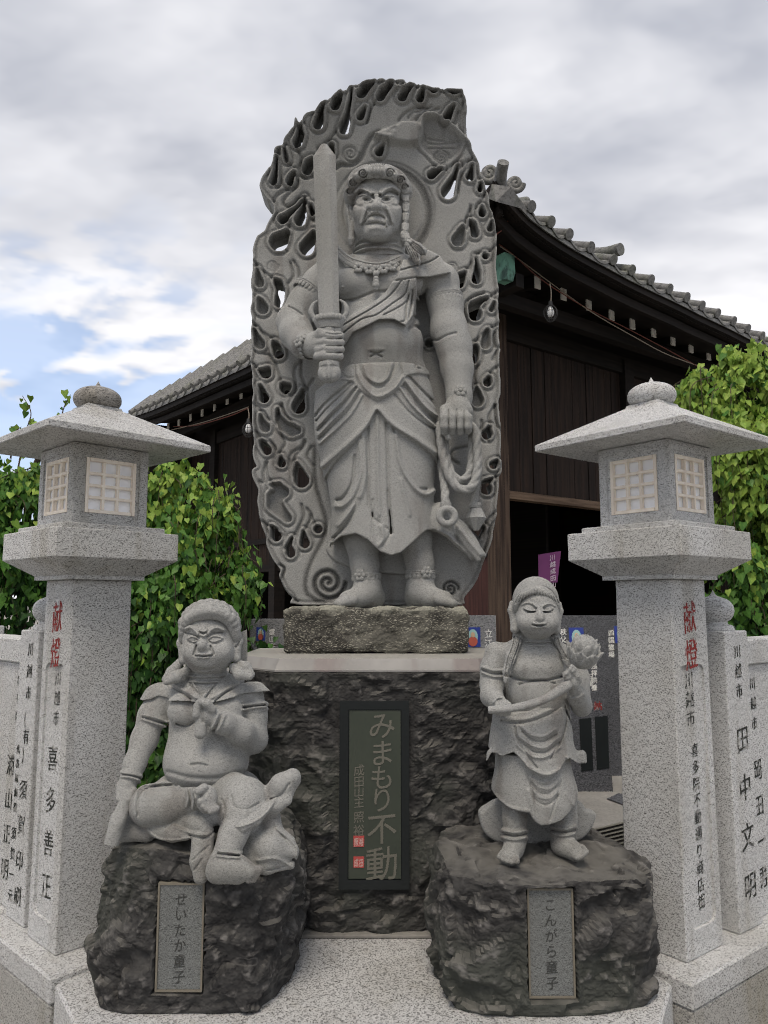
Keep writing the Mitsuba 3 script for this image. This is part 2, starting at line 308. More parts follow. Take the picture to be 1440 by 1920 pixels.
fence(-1, (-1.058, 2.596), -exL[:2], eyL[:2], np.array([-1.319, 2.967, 0]) + eyL * .085 - exL * .085,
    [[('川越市', .022, 1.47, 1.22, .055), ('(有)', .022, 1.20, 1.0, .06), ('須賀印刷', .022, .97, .46, .075), ('代表取締役', -.045, 1.07, .80, .036), ('須賀一元', -.045, .77, .47, .048)],
     [('福島区', .10, 1.33, 1.12, .04), ('浦山正明', .06, 1.03, .50, .085)], [('川越市田中正', 0, 1.45, .47, .065)]])
fence(1, (.962, 2.558), eyR[:2], -exR[:2], np.array([1.274, 2.908, 0]) - exR * .085 + eyR * .085,
    [[('川越市', 0, 1.46, 1.24, .055), ('田中文明', .005, 1.19, .49, .10)], [('川越市', -.09, 1.33, 1.10, .05), ('岡田一男', -.09, 1.03, .50, .085)], [('川越市上野', 0, 1.45, .47, .09)]])
# ---------------------------------------------------------------- rough stones
def chip(m, scale, amp, seed, flat=None, fine=.003):
    """conchoidal chips: hollows round random centres with ridges between"""
    rng = np.random.default_rng(seed); v = m.vertices.copy(); lo, hi = v.min(0) - .2, v.max(0) + .2
    n = m.vertex_normals; d = np.zeros(len(v)); u = (v + (meshkit.noise(v * 9, 3)[:, None] - .5) * .06)
    for s, a in ((scale, amp), (scale * .5, amp * .55), (scale * .25, amp * .16)):
        sd = rng.uniform(lo, hi, (int(np.prod((hi - lo) / s) * 1.0) + 8, 3)); q = np.array([1, 1, 1.45])
        r, i = cKDTree(sd * q).query(u * q); g = rng.normal(0, 1, (len(sd), 3)); g *= .30 / np.linalg.norm(g, axis=1, keepdims=True); o = rng.uniform(-.22, .22, len(sd)) * a
        d += .35 * (a * np.minimum((r / (s * .75)) ** 2, 1.6) - a * .55) + np.clip(((u - sd[i]) * g[i]).sum(1), -a, a) + o[i]
    W = trimesh.smoothing.laplacian_calculation(m)
    d = .5 * d + .5 * (W @ d); q = d
    for _ in range(5): q = W @ q
    ridge = np.clip((d - q) / .0042, 0, 1)
    d += fine * ((meshkit.fbm(v * 45, 3, seed) - .5) * 2.2 + (meshkit.fbm(v * np.array([95, 95, 130]), 2, seed + 4) - .5) * 1.6) + amp * .8 * (meshkit.fbm(v * 3.5, 3, seed + 9) - .5)
    if flat is not None: d *= flat(v)
    m = m.copy(); m.vertices = v + n * d[:, None]; m.metadata['ridge'] = ridge; return m
def refine(m, edge, taubin=0):
    M = man(m).refine_to_length(edge); t = tri(M); t = trimesh.Trimesh(t.vertices, t.faces, process=True)
    if taubin: trimesh.smoothing.filter_laplacian(t, lamb=.5, iterations=taubin)
    return t
def rect_flat(x0, x1, z0, z1, y, pad=.02, keep=.0):
    def f(v):
        q = np.maximum(np.maximum(np.maximum(x0 - v[:, 0], v[:, 0] - x1), np.maximum(z0 - v[:, 2], v[:, 2] - z1)), (v[:, 1] - y) * .5)
        return np.clip(q / pad, keep, 1)
    return f
# main pedestal: rough block with a polished, chamfered cap
YP = 2.95
ped = [(-.413, YP), (.3725, YP), (.58, 3.17), (.58, 3.72), (-.62, 3.72), (-.62, 3.17)]
pm = refine(cprism(ped, ZS + .012, 1.342, .004), .011)
pq = [P(637, 1315, 2.93), P(768, 1668, 2.93)]
pf = rect_flat(pq[0][0] - .01, pq[1][0] + .01, pq[1][2] - .01, pq[0][2] + .01, 3.02, .03)
pm = chip(pm, .12, .015, 4, lambda v: pf(v) * np.clip((1.342 - v[:, 2]) / .03, .1, 1) * np.where(np.abs(v[:, 2] - 1.342) < 1e-4, 0, 1))
t = thing('stone_pedestal', 'dark rough hewn pedestal with polished cap and a framed green name plaque', 'pedestal')
add('body', pm, MROCK, t, uv=np.c_[pm.metadata['ridge'], 0 * pm.metadata['ridge']])
inner = Polygon(ped).buffer(-.028, join_style=2)
add('cap', hull(np.vstack([np.c_[np.array(g.exterior.coords)[:-1], np.full(6, z)] for g, z in ((Polygon(ped), 1.343), (Polygon(ped), 1.349), (inner, 1.385), (inner.buffer(-.004, join_style=2), 1.39))])), MCAP, t)
add('mortar', cprism([(-.45, 2.925), (.40, 2.925), (.6, 3.2), (-.63, 3.2)], ZS + .001, ZS + .014, .003), MCONC, t)
x0, x1, z1, z0 = pq[0][0], pq[1][0], pq[0][2], pq[1][2]; yf = 2.93
fr = man(box(x0, x1, yf, yf + .08, z0, z1)) - man(box(x0 + .033, x1 - .028, yf - .02, yf + .012, z0 + .033, z1 - .03))
pk = add('name_plaque', tri(fr), MFRAME, t)
add('plate', box(x0 + .036, x1 - .031, yf + .004, yf + .03, z0 + .036, z1 - .033), MGREENP, pk)
ex, ez, ny = np.array([1.0, 0, 0]), np.array([0, 0, 1.0]), np.array([0, -1.0, 0])
xc = (P(716, 1500, yf)[0]); zz = lambda v: P(700, v, yf)[2]
ch = [(c, xc, zz(v), h) for c, v, h in (('み', 1356, .105), ('ま', 1408, .10), ('も', 1454, .095), ('り', 1496, .095), ('不', 1550, .115), ('動', 1615, .125))]
engrave(pk, ch, np.array([0, yf + .004, 0]), ex, ez, ny, 1.0, .0025, 0, MLETTER)
xs = P(673, 1500, yf)[0]
engrave(pk, [(c, xs, zz(v), .042) for c, v in (('成', 1443), ('田', 1464), ('山', 1483), ('主', 1503), ('照', 1531), ('裕', 1556))], np.array([0, yf + .004, 0]), ex, ez, ny, 1.0, .002, 0, MLETTER)
MSEAL = mat('seal_red', (.42, .07, .065), .6); MPALE = mat('seal_pale', (.5, .36, .33), .6)
for v, s in ((1578, '照裕'), (1617, '成田')):
    q = zz(v); sl = add('red_seal', box(xs - .0195, xs + .0195, yf + .002, yf + .006, q - .0195, q + .0195), MSEAL, pk)
    engrave(sl, [(s[0], xs - .009, q, .03), (s[1], xs + .009, q, .03)], np.array([0, yf + .002, 0]), ex, ez, ny, .55, .001, 1, MPALE)
# block under the main statue
bx0, bx1 = P(530, 1200, 3.27)[0], P(877, 1200, 3.27)[0]
bm = refine(cprism([(bx0, 3.272), (bx1, 3.272), (bx1 + .01, 3.80), (bx0 - .01, 3.80)], 1.3905, 1.58, .012), .012)
bm = chip(bm, .09, .006, 12, None, .004)
add('weathered_stone_block', bm, MBASE, label='dark lichen flecked stone block between the pedestal and the large statue', cat='stone block')
# two dark rocks that carry the attendants
def rock(pts, seed, label, plate, yplate, text, name_label):
    m = refine(hull(pts), .0085, 2)
    x0, x1, z1, z0 = P(plate[0], plate[1], yplate)[0], P(plate[2], plate[1], yplate)[0], P(plate[0], plate[1], yplate)[2], P(plate[0], plate[3], yplate)[2]
    fl = rect_flat(x0, x1, z0, z1, yplate + .09, .03)
    m = chip(m, .15, .015, seed, lambda v: fl(v) * np.clip((v[:, 2] - ZS) / .02, .0, 1) * np.where(v[:, 2] > np.max(v[:, 2]) - .04, .55, 1))
    inside = (m.vertices[:, 0] > x0 - .004) & (m.vertices[:, 0] < x1 + .004) & (m.vertices[:, 2] > z0 - .004) & (m.vertices[:, 2] < z1 + .004) & (m.vertices[:, 1] < yplate + .12); m.vertices[inside, 1] = np.maximum(m.vertices[inside, 1], yplate + .03)
    t = add('rock', m, MROCK, uv=np.c_[m.metadata['ridge'], 0 * m.metadata['ridge']], label=label, cat='rock', group='dark rocks under the attendants')
    p = add('name_plate', box(x0 + .005, x1 - .005, yplate + .005, yplate + .06, z0 + .005, z1 - .005), MPLATE, t)
    add('mortar_joint', tri(man(box(x0 - .001, x1 + .001, yplate + .001, yplate + .05, z0 - .001, z1 + .001)) - man(box(x0 + .0045, x1 - .0045, yplate - .1, yplate + .1, z0 + .0045, z1 - .0045))), MMORTAR, t)
    n = len(text); h = (z1 - z0) * .86
    engrave(p, [(c, (x0 + x1) / 2, z1 - (z1 - z0) * .07 - h * (i + .5) / n, h / n * .88) for i, c in enumerate(text)], np.array([0, yplate + .005, 0]), ex, ez, ny, 1.0, .0016, 0, MCARVE)
    return t
def ring(us, v, y): return [P(u, vv, yy) for u, vv, yy in zip(us, v, y)]
rockL = [PZ(u, v, ZS) for u, v in ((176, 1852), (186, 1893), (232, 1903), (320, 1899), (420, 1902), (480, 1898), (522, 1868), (556, 1802))] + \
    [P(u, v, y) for u, v, y in ((172, 1800, 2.58), (181, 1660, 2.57), (196, 1592, 2.60), (300, 1590, 2.45), (360, 1600, 2.42), (470, 1660, 2.40), (545, 1640, 2.50), (569, 1650, 2.78), (566, 1560, 2.86), (535, 1528, 2.92), (225, 1575, 2.80))] + [(-.95, 2.95, .42), (-.30, 3.0, .42), (-.35, 3.0, .86), (-.85, 2.98, .86)]
rockR = [PZ(u, v, ZS) for u, v in ((818, 1825), (852, 1893), (905, 1904), (1010, 1908), (1110, 1906), (1212, 1888), (1228, 1838))] + \
    [P(u, v, y) for u, v, y in ((806, 1735, 2.62), (812, 1640, 2.66), (818, 1578, 2.74), (842, 1640, 2.48), (905, 1652, 2.42), (985, 1662, 2.40), (1085, 1655, 2.41), (1180, 1650, 2.45), (1212, 1655, 2.50), (1216, 1640, 2.62), (1185, 1592, 2.74))] + [(.20, 2.95, .42), (.82, 2.95, .42), (.22, 2.93, .79), (.76, 2.93, .79), (.80, 2.80, .77)]
rock(rockL, 21, 'dark rough rock with a name plate under the seated statue', (297, 1657, 383, 1860), 2.418, 'せいたか童子', '')
rock(rockR, 33, 'dark rough rock with a name plate under the standing child statue', (989, 1667, 1074, 1872), 2.418, 'こんがら童子', '')
# ---------------------------------------------------------------- sculpting: a distance field on a grid, carved and meshed (surface nets)
def rot_to(d):
    d = np.asarray(d, float) / np.linalg.norm(d); a = np.cross(d, [0.3, 0.9, 0.1]); a /= np.linalg.norm(a); return np.stack([a, np.cross(d, a), d])
class Clay:
    def __init__(s, lo, hi, h):
        s.h = np.broadcast_to(np.asarray(h, float), 3); s.lo = np.asarray(lo, float); n = np.ceil((np.asarray(hi) - s.lo) / s.h).astype(int) + 1
        s.ax = [(s.lo[k] + s.h[k] * np.arange(n[k])).astype(np.float32) for k in range(3)]; s.D = np.full(n, 1.0, np.float32)
    def win(s, lo, hi):
        sl = tuple(slice(int(np.clip((lo[k] - s.lo[k]) / s.h[k], 0, len(s.ax[k]))), int(np.clip((hi[k] - s.lo[k]) / s.h[k] + 2, 0, len(s.ax[k])))) for k in range(3))
        return sl, (s.ax[0][sl[0]][:, None, None], s.ax[1][sl[1]][None, :, None], s.ax[2][sl[2]][None, None, :])
    def put(s, lo, hi, fn, k, op='+'):
        sl, g = s.win(np.asarray(lo) - k - .02, np.asarray(hi) + k + .02)
        if min(x.stop - x.start for x in sl) <= 0: return
        d, a = fn(*g).astype(np.float32), s.D[sl]
        if op == '+': s.D[sl] = np.minimum(a, d) - (np.maximum(k - np.abs(a - d), 0) ** 2 / (4 * k) if k > 0 else 0)
        elif op == '-': d = -d; s.D[sl] = np.maximum(a, d) + (np.maximum(k - np.abs(a - d), 0) ** 2 / (4 * k) if k > 0 else 0)
        elif op == '&': s.D[sl] = np.maximum(a, d)
    def ell(s, c, r, k=.01, op='+', R=None):
        c, r = np.asarray(c, float), np.broadcast_to(np.asarray(r, float), 3)
        def fn(x, y, z):
            p = [x - c[0], y - c[1], z - c[2]]
            if R is not None: p = [R[i][0] * p[0] + R[i][1] * p[1] + R[i][2] * p[2] for i in range(3)]
            k0 = np.sqrt(sum((p[i] / r[i]) ** 2 for i in range(3))); k1 = np.sqrt(sum((p[i] / r[i] ** 2) ** 2 for i in range(3)))
            return k0 * (k0 - 1) / np.maximum(k1, 1e-6)
        m = np.max(r) if R is not None else r; s.put(c - m, c + m, fn, k, op)
    def cone(s, a, b, ra, rb, k=.01, op='+', fy=1.0):
        """round cone; fy < 1 flattens it along y"""
        a, b = np.asarray(a, float), np.asarray(b, float); w = np.array([1, 1 / fy, 1]); ba = (b - a) * w; L = ba @ ba + 1e-12
        def fn(x, y, z):
            p = [x - a[0], (y - a[1]) / fy, z - a[2]]; t = np.clip((p[0] * ba[0] + p[1] * ba[1] + p[2] * ba[2]) / L, 0, 1)
            return (np.sqrt((p[0] - t * ba[0]) ** 2 + (p[1] - t * ba[1]) ** 2 + (p[2] - t * ba[2]) ** 2) - (ra + (rb - ra) * t)) * (fy if fy < 1 else 1)
        R = max(ra, rb); s.put(np.minimum(a, b) - R, np.maximum(a, b) + R, fn, k, op)
    def chain(s, pts, rs, k=.006, op='+', fy=1.0):
        rs = np.broadcast_to(rs, len(pts))
        for i in range(len(pts) - 1): s.cone(pts[i], pts[i + 1], rs[i], rs[i + 1], k, op, fy)
    def loft(s, zs, cx, ax, cy, ay, k=.01, op='+', p=2.0, ends=True):
        """upright body of superelliptic sections: centre (cx, cy) and half sizes (ax, ay) given at heights zs"""
        o = np.argsort(zs); zs = np.asarray(zs, float)[o]; I = lambda q, z: np.interp(z, zs, np.broadcast_to(q, len(zs))[o])
        def fn(x, y, z):
            A, B = I(ax, z), I(ay, z); q = (np.abs((x - I(cx, z)) / A) ** p + np.abs((y - I(cy, z)) / B) ** p) ** (1 / p)
            d = (q - 1) * np.minimum(A, B); return np.maximum(d, np.maximum(zs[0] - z, z - zs[-1])) if ends else d
        X, W, Y, U = (np.broadcast_to(q, len(zs)) for q in (cx, ax, cy, ay)); s.put([(X - W).min(), (Y - U).min(), zs[0]], [(X + W).max(), (Y + U).max(), zs[-1]], fn, k, op)
    def uv(s):
        x, y, z = s.ax[0][:, None, None], s.ax[1][None, :, None], s.ax[2][None, None, :] - np.float32(EYE)
        w = y * np.float32(CT) + z * np.float32(ST); return 720 + F * x / w, 960 - F * (z * np.float32(CT) - y * np.float32(ST)) / w
    def relief(s, m, scale):
        """push the surface out by a relief map (Relief)"""
        u, v = s.uv(); sh = s.D.shape; u, v = np.broadcast_to(u, sh), np.broadcast_to(v, sh); near = np.abs(s.D) < .05
        q = ndimage.map_coordinates(m.h, [(v[near] - m.v0) / m.s, (u[near] - m.u0) / m.s], order=1, mode='nearest')
        s.D[near] -= (q * scale).astype(np.float32)
    def below(s, f, k=0.0, y0=None):
        """cut away what lies under the height f(x)"""
        x, z = s.ax[0][:, None, None], s.ax[2][None, None, :]; s.D = np.maximum(s.D, (f(x) - z).astype(np.float32) * .8)
    def mesh(s, smooth=0):
        D = ndimage.gaussian_filter(s.D, smooth) if smooth else s.D; b = np.full_like(D, 0, dtype=bool); b[1:-1, 1:-1, 1:-1] = True; D = np.where(b, D, np.maximum(D, 1e-3)); ins = D < 0
        n = np.array(D.shape); cs = [slice(0, -1), slice(1, None)]
        cnt = sum(ins[cs[i], cs[j], cs[k]].astype(np.int8) for i in (0, 1) for j in (0, 1) for k in (0, 1)); act = (cnt > 0) & (cnt < 8)
        idx = np.argwhere(act); num = np.full(act.shape, -1, np.int64); num[act] = np.arange(len(idx))
        acc, w = np.zeros((len(idx), 3)), np.zeros(len(idx))
        cor = np.array([[i, j, k] for i in (0, 1) for j in (0, 1) for k in (0, 1)]); val = np.stack([D[tuple((idx + c).T)] for c in cor], 1)
        for p in range(8):
            for q in range(p + 1, 8):
                if np.abs(cor[p] - cor[q]).sum() != 1: continue
                a, c = val[:, p], val[:, q]; m = (a < 0) != (c < 0); t = np.where(m, a / np.where(m, a - c, 1), 0)
                acc += np.where(m[:, None], cor[p] + t[:, None] * (cor[q] - cor[p]), 0); w += m
        V = s.lo + (idx + acc / w[:, None]) * s.h; Fc = []
        for ax in range(3):
            o = [k for k in range(3) if k != ax]; A = np.take(ins, range(0, n[ax] - 1), ax); B = np.take(ins, range(1, n[ax]), ax)
            ch = A != B; e = np.argwhere(ch); e = e[(e[:, o[0]] > 0) & (e[:, o[1]] > 0) & (e[:, o[0]] < n[o[0]] - 1) & (e[:, o[1]] < n[o[1]] - 1)]
            fl = A[tuple(e.T)]; q = []
            for d0, d1 in ((0, 0), (1, 0), (1, 1), (0, 1)):
                c = e.copy(); c[:, o[0]] -= d0; c[:, o[1]] -= d1; q.append(num[tuple(c.T)])
            q = np.stack(q, 1); fl = fl if ax != 1 else ~fl; q[~fl] = q[~fl][:, ::-1]
            Fc += [q[:, [0, 1, 2]], q[:, [0, 2, 3]]]
        m = trimesh.Trimesh(V, np.vstack(Fc), process=False)
        if m.volume < 0: m.invert()
        return m
class Relief:
    """heights over the picture plane, in pixels: strokes, regions and curls as a mason would draw them on the block"""
    def __init__(s, u0, v0, u1, v1, st=.75, org=(0, 0), k=1.0):
        s.u0, s.v0, s.s = u0, v0, st; s.h = np.zeros((int((v1 - v0) / st) + 1, int((u1 - u0) / st) + 1), np.float32); s.frame(org, k)
    def frame(s, org, k): s.org, s.k = np.asarray(org, float), k; return s
    def px(s, pts): return s.org + np.asarray(pts, float) / s.k
    def _dist(s, pts, pad, closed=False):
        g = (pts - [s.u0, s.v0]) / s.s; lo = np.maximum(np.floor(g.min(0) - pad / s.s - 2).astype(int), 0); hi = np.minimum(np.ceil(g.max(0) + pad / s.s + 3).astype(int), np.array(s.h.shape)[::-1])
        if (hi <= lo).any(): return None, None
        q = 3; im = Image.new('L', tuple(int(x) for x in (hi - lo) * q)); dw = ImageDraw.Draw(im); l = [tuple(x) for x in (g - lo + .5) * q]
        dw.polygon(l, fill=255) if closed else dw.line(l, fill=255, width=1)
        a = np.asarray(im) > 0; d = ndimage.distance_transform_edt(~a) - (ndimage.distance_transform_edt(a) if closed else 0)
        return (slice(lo[1], hi[1]), slice(lo[0], hi[0])), (d[1::q, 1::q] / q * s.s).astype(np.float32)
    def stroke(s, pts, w, h, sm=True, taper=False, mode=None):
        p = s.px(pts); p = spline(p, 8) if sm and len(p) > 2 else p
        sl, d = s._dist(p, 3 * w)
        if sl is None: return s
        q = h * np.exp(-(d / w) ** 2)
        if (mode or ('max' if h > 0 else 'add')) == 'max': s.h[sl] = np.maximum(s.h[sl], s.h[sl] * np.clip(1 - np.abs(q / h), 0, 1) + q)
        else: s.h[sl] += q
        return s
    def region(s, pts, h, soft=1.5, sm=False, set_=False):
        p = s.px(pts); p = cspline(p, 6) if sm else p
        sl, d = s._dist(p, soft * 2 + 2, True)
        if sl is None: return s
        t = np.clip(.5 - d / (2 * soft), 0, 1); t = t * t * (3 - 2 * t)
        s.h[sl] = s.h[sl] * (1 - t) + h * t if set_ else s.h[sl] + h * t
        return s
    def spiral(s, c, r, turns, w, h, ph=0, sgn=1):
        t = np.linspace(0, 1, 90); a = ph + sgn * t * turns * 2 * np.pi; return s.stroke(np.asarray(c) + np.c_[np.cos(a), np.sin(a)] * (r * (1 - t * .97))[:, None], w, h, sm=False)
    def dot(s, c, w, h): return s.stroke([c, np.asarray(c) + .01], w, h, sm=False)
PX = .00243
# ---------------------------------------------------------------- the flame mandorla
def statue_fn(base, dark):
    def fn(p, n, uv):
        a, b = ns(p.x * 290, p.y * 290, p.z * 290), ns(p.x * 460 + 9, p.y * 460, p.z * 460)
        w = fb(p.x * 3.1, p.y * 3.1, p.z * 1.5, 4); st = fb(p.x * 14 + 3, p.y * 14, p.z * 2.2, 3)
        v = C(.985, 1, .975) * (base + .09 * (sm(.2, .85, b) - .5) - .085 * sm(.5, .95, a) * dark + .04 * sm(.45, .1, a))
        v = mikit.mix(v, v * C(.62, .61, .57), sm(.46, .7, w) * .55)
        return mikit.mix(v, v * C(.56, .51, .49), sm(.56, .72, st) * .5)
    return mikit.proc(fn)
MS = mat('statue_stone', statue_fn(.315, 1.0), .75)
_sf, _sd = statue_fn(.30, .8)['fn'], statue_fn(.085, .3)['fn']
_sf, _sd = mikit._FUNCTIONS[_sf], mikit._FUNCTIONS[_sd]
MMAN = mat('mandorla_stone', mikit.proc(lambda p, n, uv: mikit.mix(_sf(p, n, uv), _sd(p, n, uv), uv.x)), .65)      # uv.x: dark polished cuts and bands, plus shade painted inside the holes
A, B_, C_, D_, E_, F_ = ((460, 130), 5.484), ((700, 130), 5.484), ((460, 440), 5.335), ((460, 780), 5.335), ((780, 430), 5.483), ((780, 740), 4.8)
def px(fr, pts): p = np.asarray(pts, float); return np.c_[np.asarray(fr[0]) + p[:, :2] / fr[1], p[:, 2:] / fr[1]]
OUT = [(D_, [(560, 1900), (480, 1830), (420, 1770), (370, 1680), (345, 1600), (358, 1545), (300, 1470), (250, 1380), (215, 1290), (208, 1200), (170, 1110), (152, 1040), (140, 960), (125, 860), (137, 740), (95, 660), (72, 590), (80, 530), (122, 512), (105, 480), (85, 420), (80, 330), (92, 260), (80, 150), (75, 50)]),
    (C_, [(72, 1700), (85, 1600), (76, 1500), (76, 1380), (50, 1258), (64, 1200), (66, 1100), (65, 960), (68, 852), (76, 830), (58, 760), (70, 680), (76, 600), (62, 480), (75, 380), (82, 250), (85, 180), (98, 95)]),
    (A, [(82, 1880), (95, 1800), (130, 1710), (205, 1660), (230, 1590), (290, 1490), (302, 1440), (280, 1380), (210, 1310), (160, 1240), (155, 1170), (180, 1100), (240, 1020), (290, 930), (308, 802), (390, 760), (405, 700), (450, 640), (500, 570), (522, 482), (565, 552), (600, 480), (640, 440), (720, 410), (780, 340), (840, 310), (870, 290), (940, 240), (992, 197), (1012, 232), (1060, 180), (1110, 150), (1155, 150), (1220, 115)]),
    (B_, [(0, 105), (90, 85), (130, 98), (240, 100), (332, 103), (345, 128), (480, 150), (570, 175), (640, 195), (720, 195), (900, 207), (922, 198), (945, 250), (965, 320), (970, 400), (965, 500), (970, 600), (985, 700), (1010, 790), (1060, 880), (1095, 960), (1110, 1040), (1135, 1110), (1160, 1190), (1195, 1290), (1205, 1400), (1240, 1480), (1265, 1590), (1280, 1700), (1277, 1780)]),
    (E_, [(840, 130), (840, 260), (830, 350), (845, 500), (860, 620), (855, 750), (862, 900), (865, 1000), (860, 1100), (875, 1240), (865, 1330), (872, 1450), (876, 1600), (875, 1700), (855, 1780)]),
    (F_, [(752, 80), (765, 230), (775, 330), (770, 520), (782, 640), (780, 700), (755, 750), (750, 880), (735, 1020), (737, 1080), (705, 1230), (690, 1330), (640, 1450), (600, 1560), (570, 1650), (510, 1750), (440, 1835), (420, 1900), (60, 1900)])]
HOLES = {'A': (A, ['300 1150 32 315 1080 20 325 1010 10 330 900 5', '435 935 16 425 890 14 410 820 7', '545 750 45 575 680 35 570 600 18 545 520 5', '755 570 45 770 510 38 785 430 20 810 340 7', '930 380 42 960 320 36 990 230 16', '1025 620 45 1045 540 38 1060 450 20 1090 300 9 1102 200 6', '1190 490 32 1215 440 25 1240 390 9', '1200 250 46 1250 190 38 1315 140 18', '640 1030 48 670 970 45 690 930 20', '465 1160 32 480 1110 25 510 1060 9', '390 1550 42 450 1500 26 540 1420 12 620 1320 6', '570 1560 52 595 1490 38 610 1400 15 625 1350 7', '350 1780 88 400 1720 50 430 1680 25', '640 1840 70 680 1760 45 712 1690 18', '890 790 28 905 860 16', '700 1480 20 680 1400 12']),
    'B': (B_, ['80 290 38 120 220 42 190 150 22', '305 290 40 340 230 33 400 170 12', '490 305 35 505 260 28 525 200 9', '630 215 30 600 205 15', '840 225 36 800 220 20 880 220 20', '765 500 38 800 430 26 840 370 9', '68 860 36 90 820 25 110 780 7', '605 1095 38 650 1060 30 710 1030 10', '775 1270 65 810 1180 40 850 1090 18 880 990 7', '1005 1110 38 1020 1040 20 1030 980 8', '1105 1240 20 1115 1180 10', '1130 1480 35 1125 1420 12', '880 1760 62 910 1680 36 930 1620 9', '1055 1690 38 1035 1600 30 1010 1560 10', '1210 1640 25 1235 1570 12']),
    'E': (E_, ['725 275 30', '630 520 42 640 450 32 635 360 12 625 290 4', '450 560 48 480 490 35 520 440 9', '620 880 62 600 800 48 680 740 26 740 710 9', '785 830 22 810 760 8', '725 1190 42 730 1110 36 750 1050 18', '590 1330 55 620 1250 35 625 1200 12', '745 1580 38 760 1530 16', '645 1770 55 635 1690 33 630 1640 9', '145 1180 38']),
    'F': (F_, ['650 360 42 665 300 12', '705 640 33 730 610 16', '645 860 45 640 800 26 690 770 10', '545 1270 48 600 1210 25']),
    'C': (C_, ['150 490 38 140 420 22 130 350 7', '180 740 52 160 680 30 140 640 9', '155 1100 45 120 1020 20 100 950 7', '340 1190 50 310 1110 35 290 1070 9', '215 1390 46 150 1360 14 230 1360 28', '410 1540 48 385 1500 18 450 1520 18', '195 1640 45 170 1560 25 150 1510 7', '540 1730 62 560 1640 35 580 1560 10', '310 460 14 335 490 36 362 560 36 355 640 38 345 700 28']),
    'D': (D_, ['205 120 45 170 60 25 160 0 9', '225 350 42 190 300 38 160 260 13', '370 480 38 360 420 13', '570 650 70 545 570 48 525 490 13', '330 -60 8 345 30 26 400 110 52 470 150 58 525 150 38', '270 700 14 340 720 42 390 770 50 300 820 70 300 900 70 370 970 50 430 1030 38', '315 1210 48 290 1150 25 270 1110 9', '460 1380 42 440 1310 25 470 1230 9', '600 1280 45 590 1210 25 585 1160 9', '735 1140 38'])}
SHALLOW = {('B', 3), ('B', 4), ('B', 12), ('B', 14), ('E', 4), ('E', 5), ('E', 8), ('C', 0), ('C', 1), ('C', 2), ('D', 0), ('D', 4), ('D', 5), ('A', 1)}
nums_ = lambda l: np.array(l.split(), float).reshape(-1, 2)
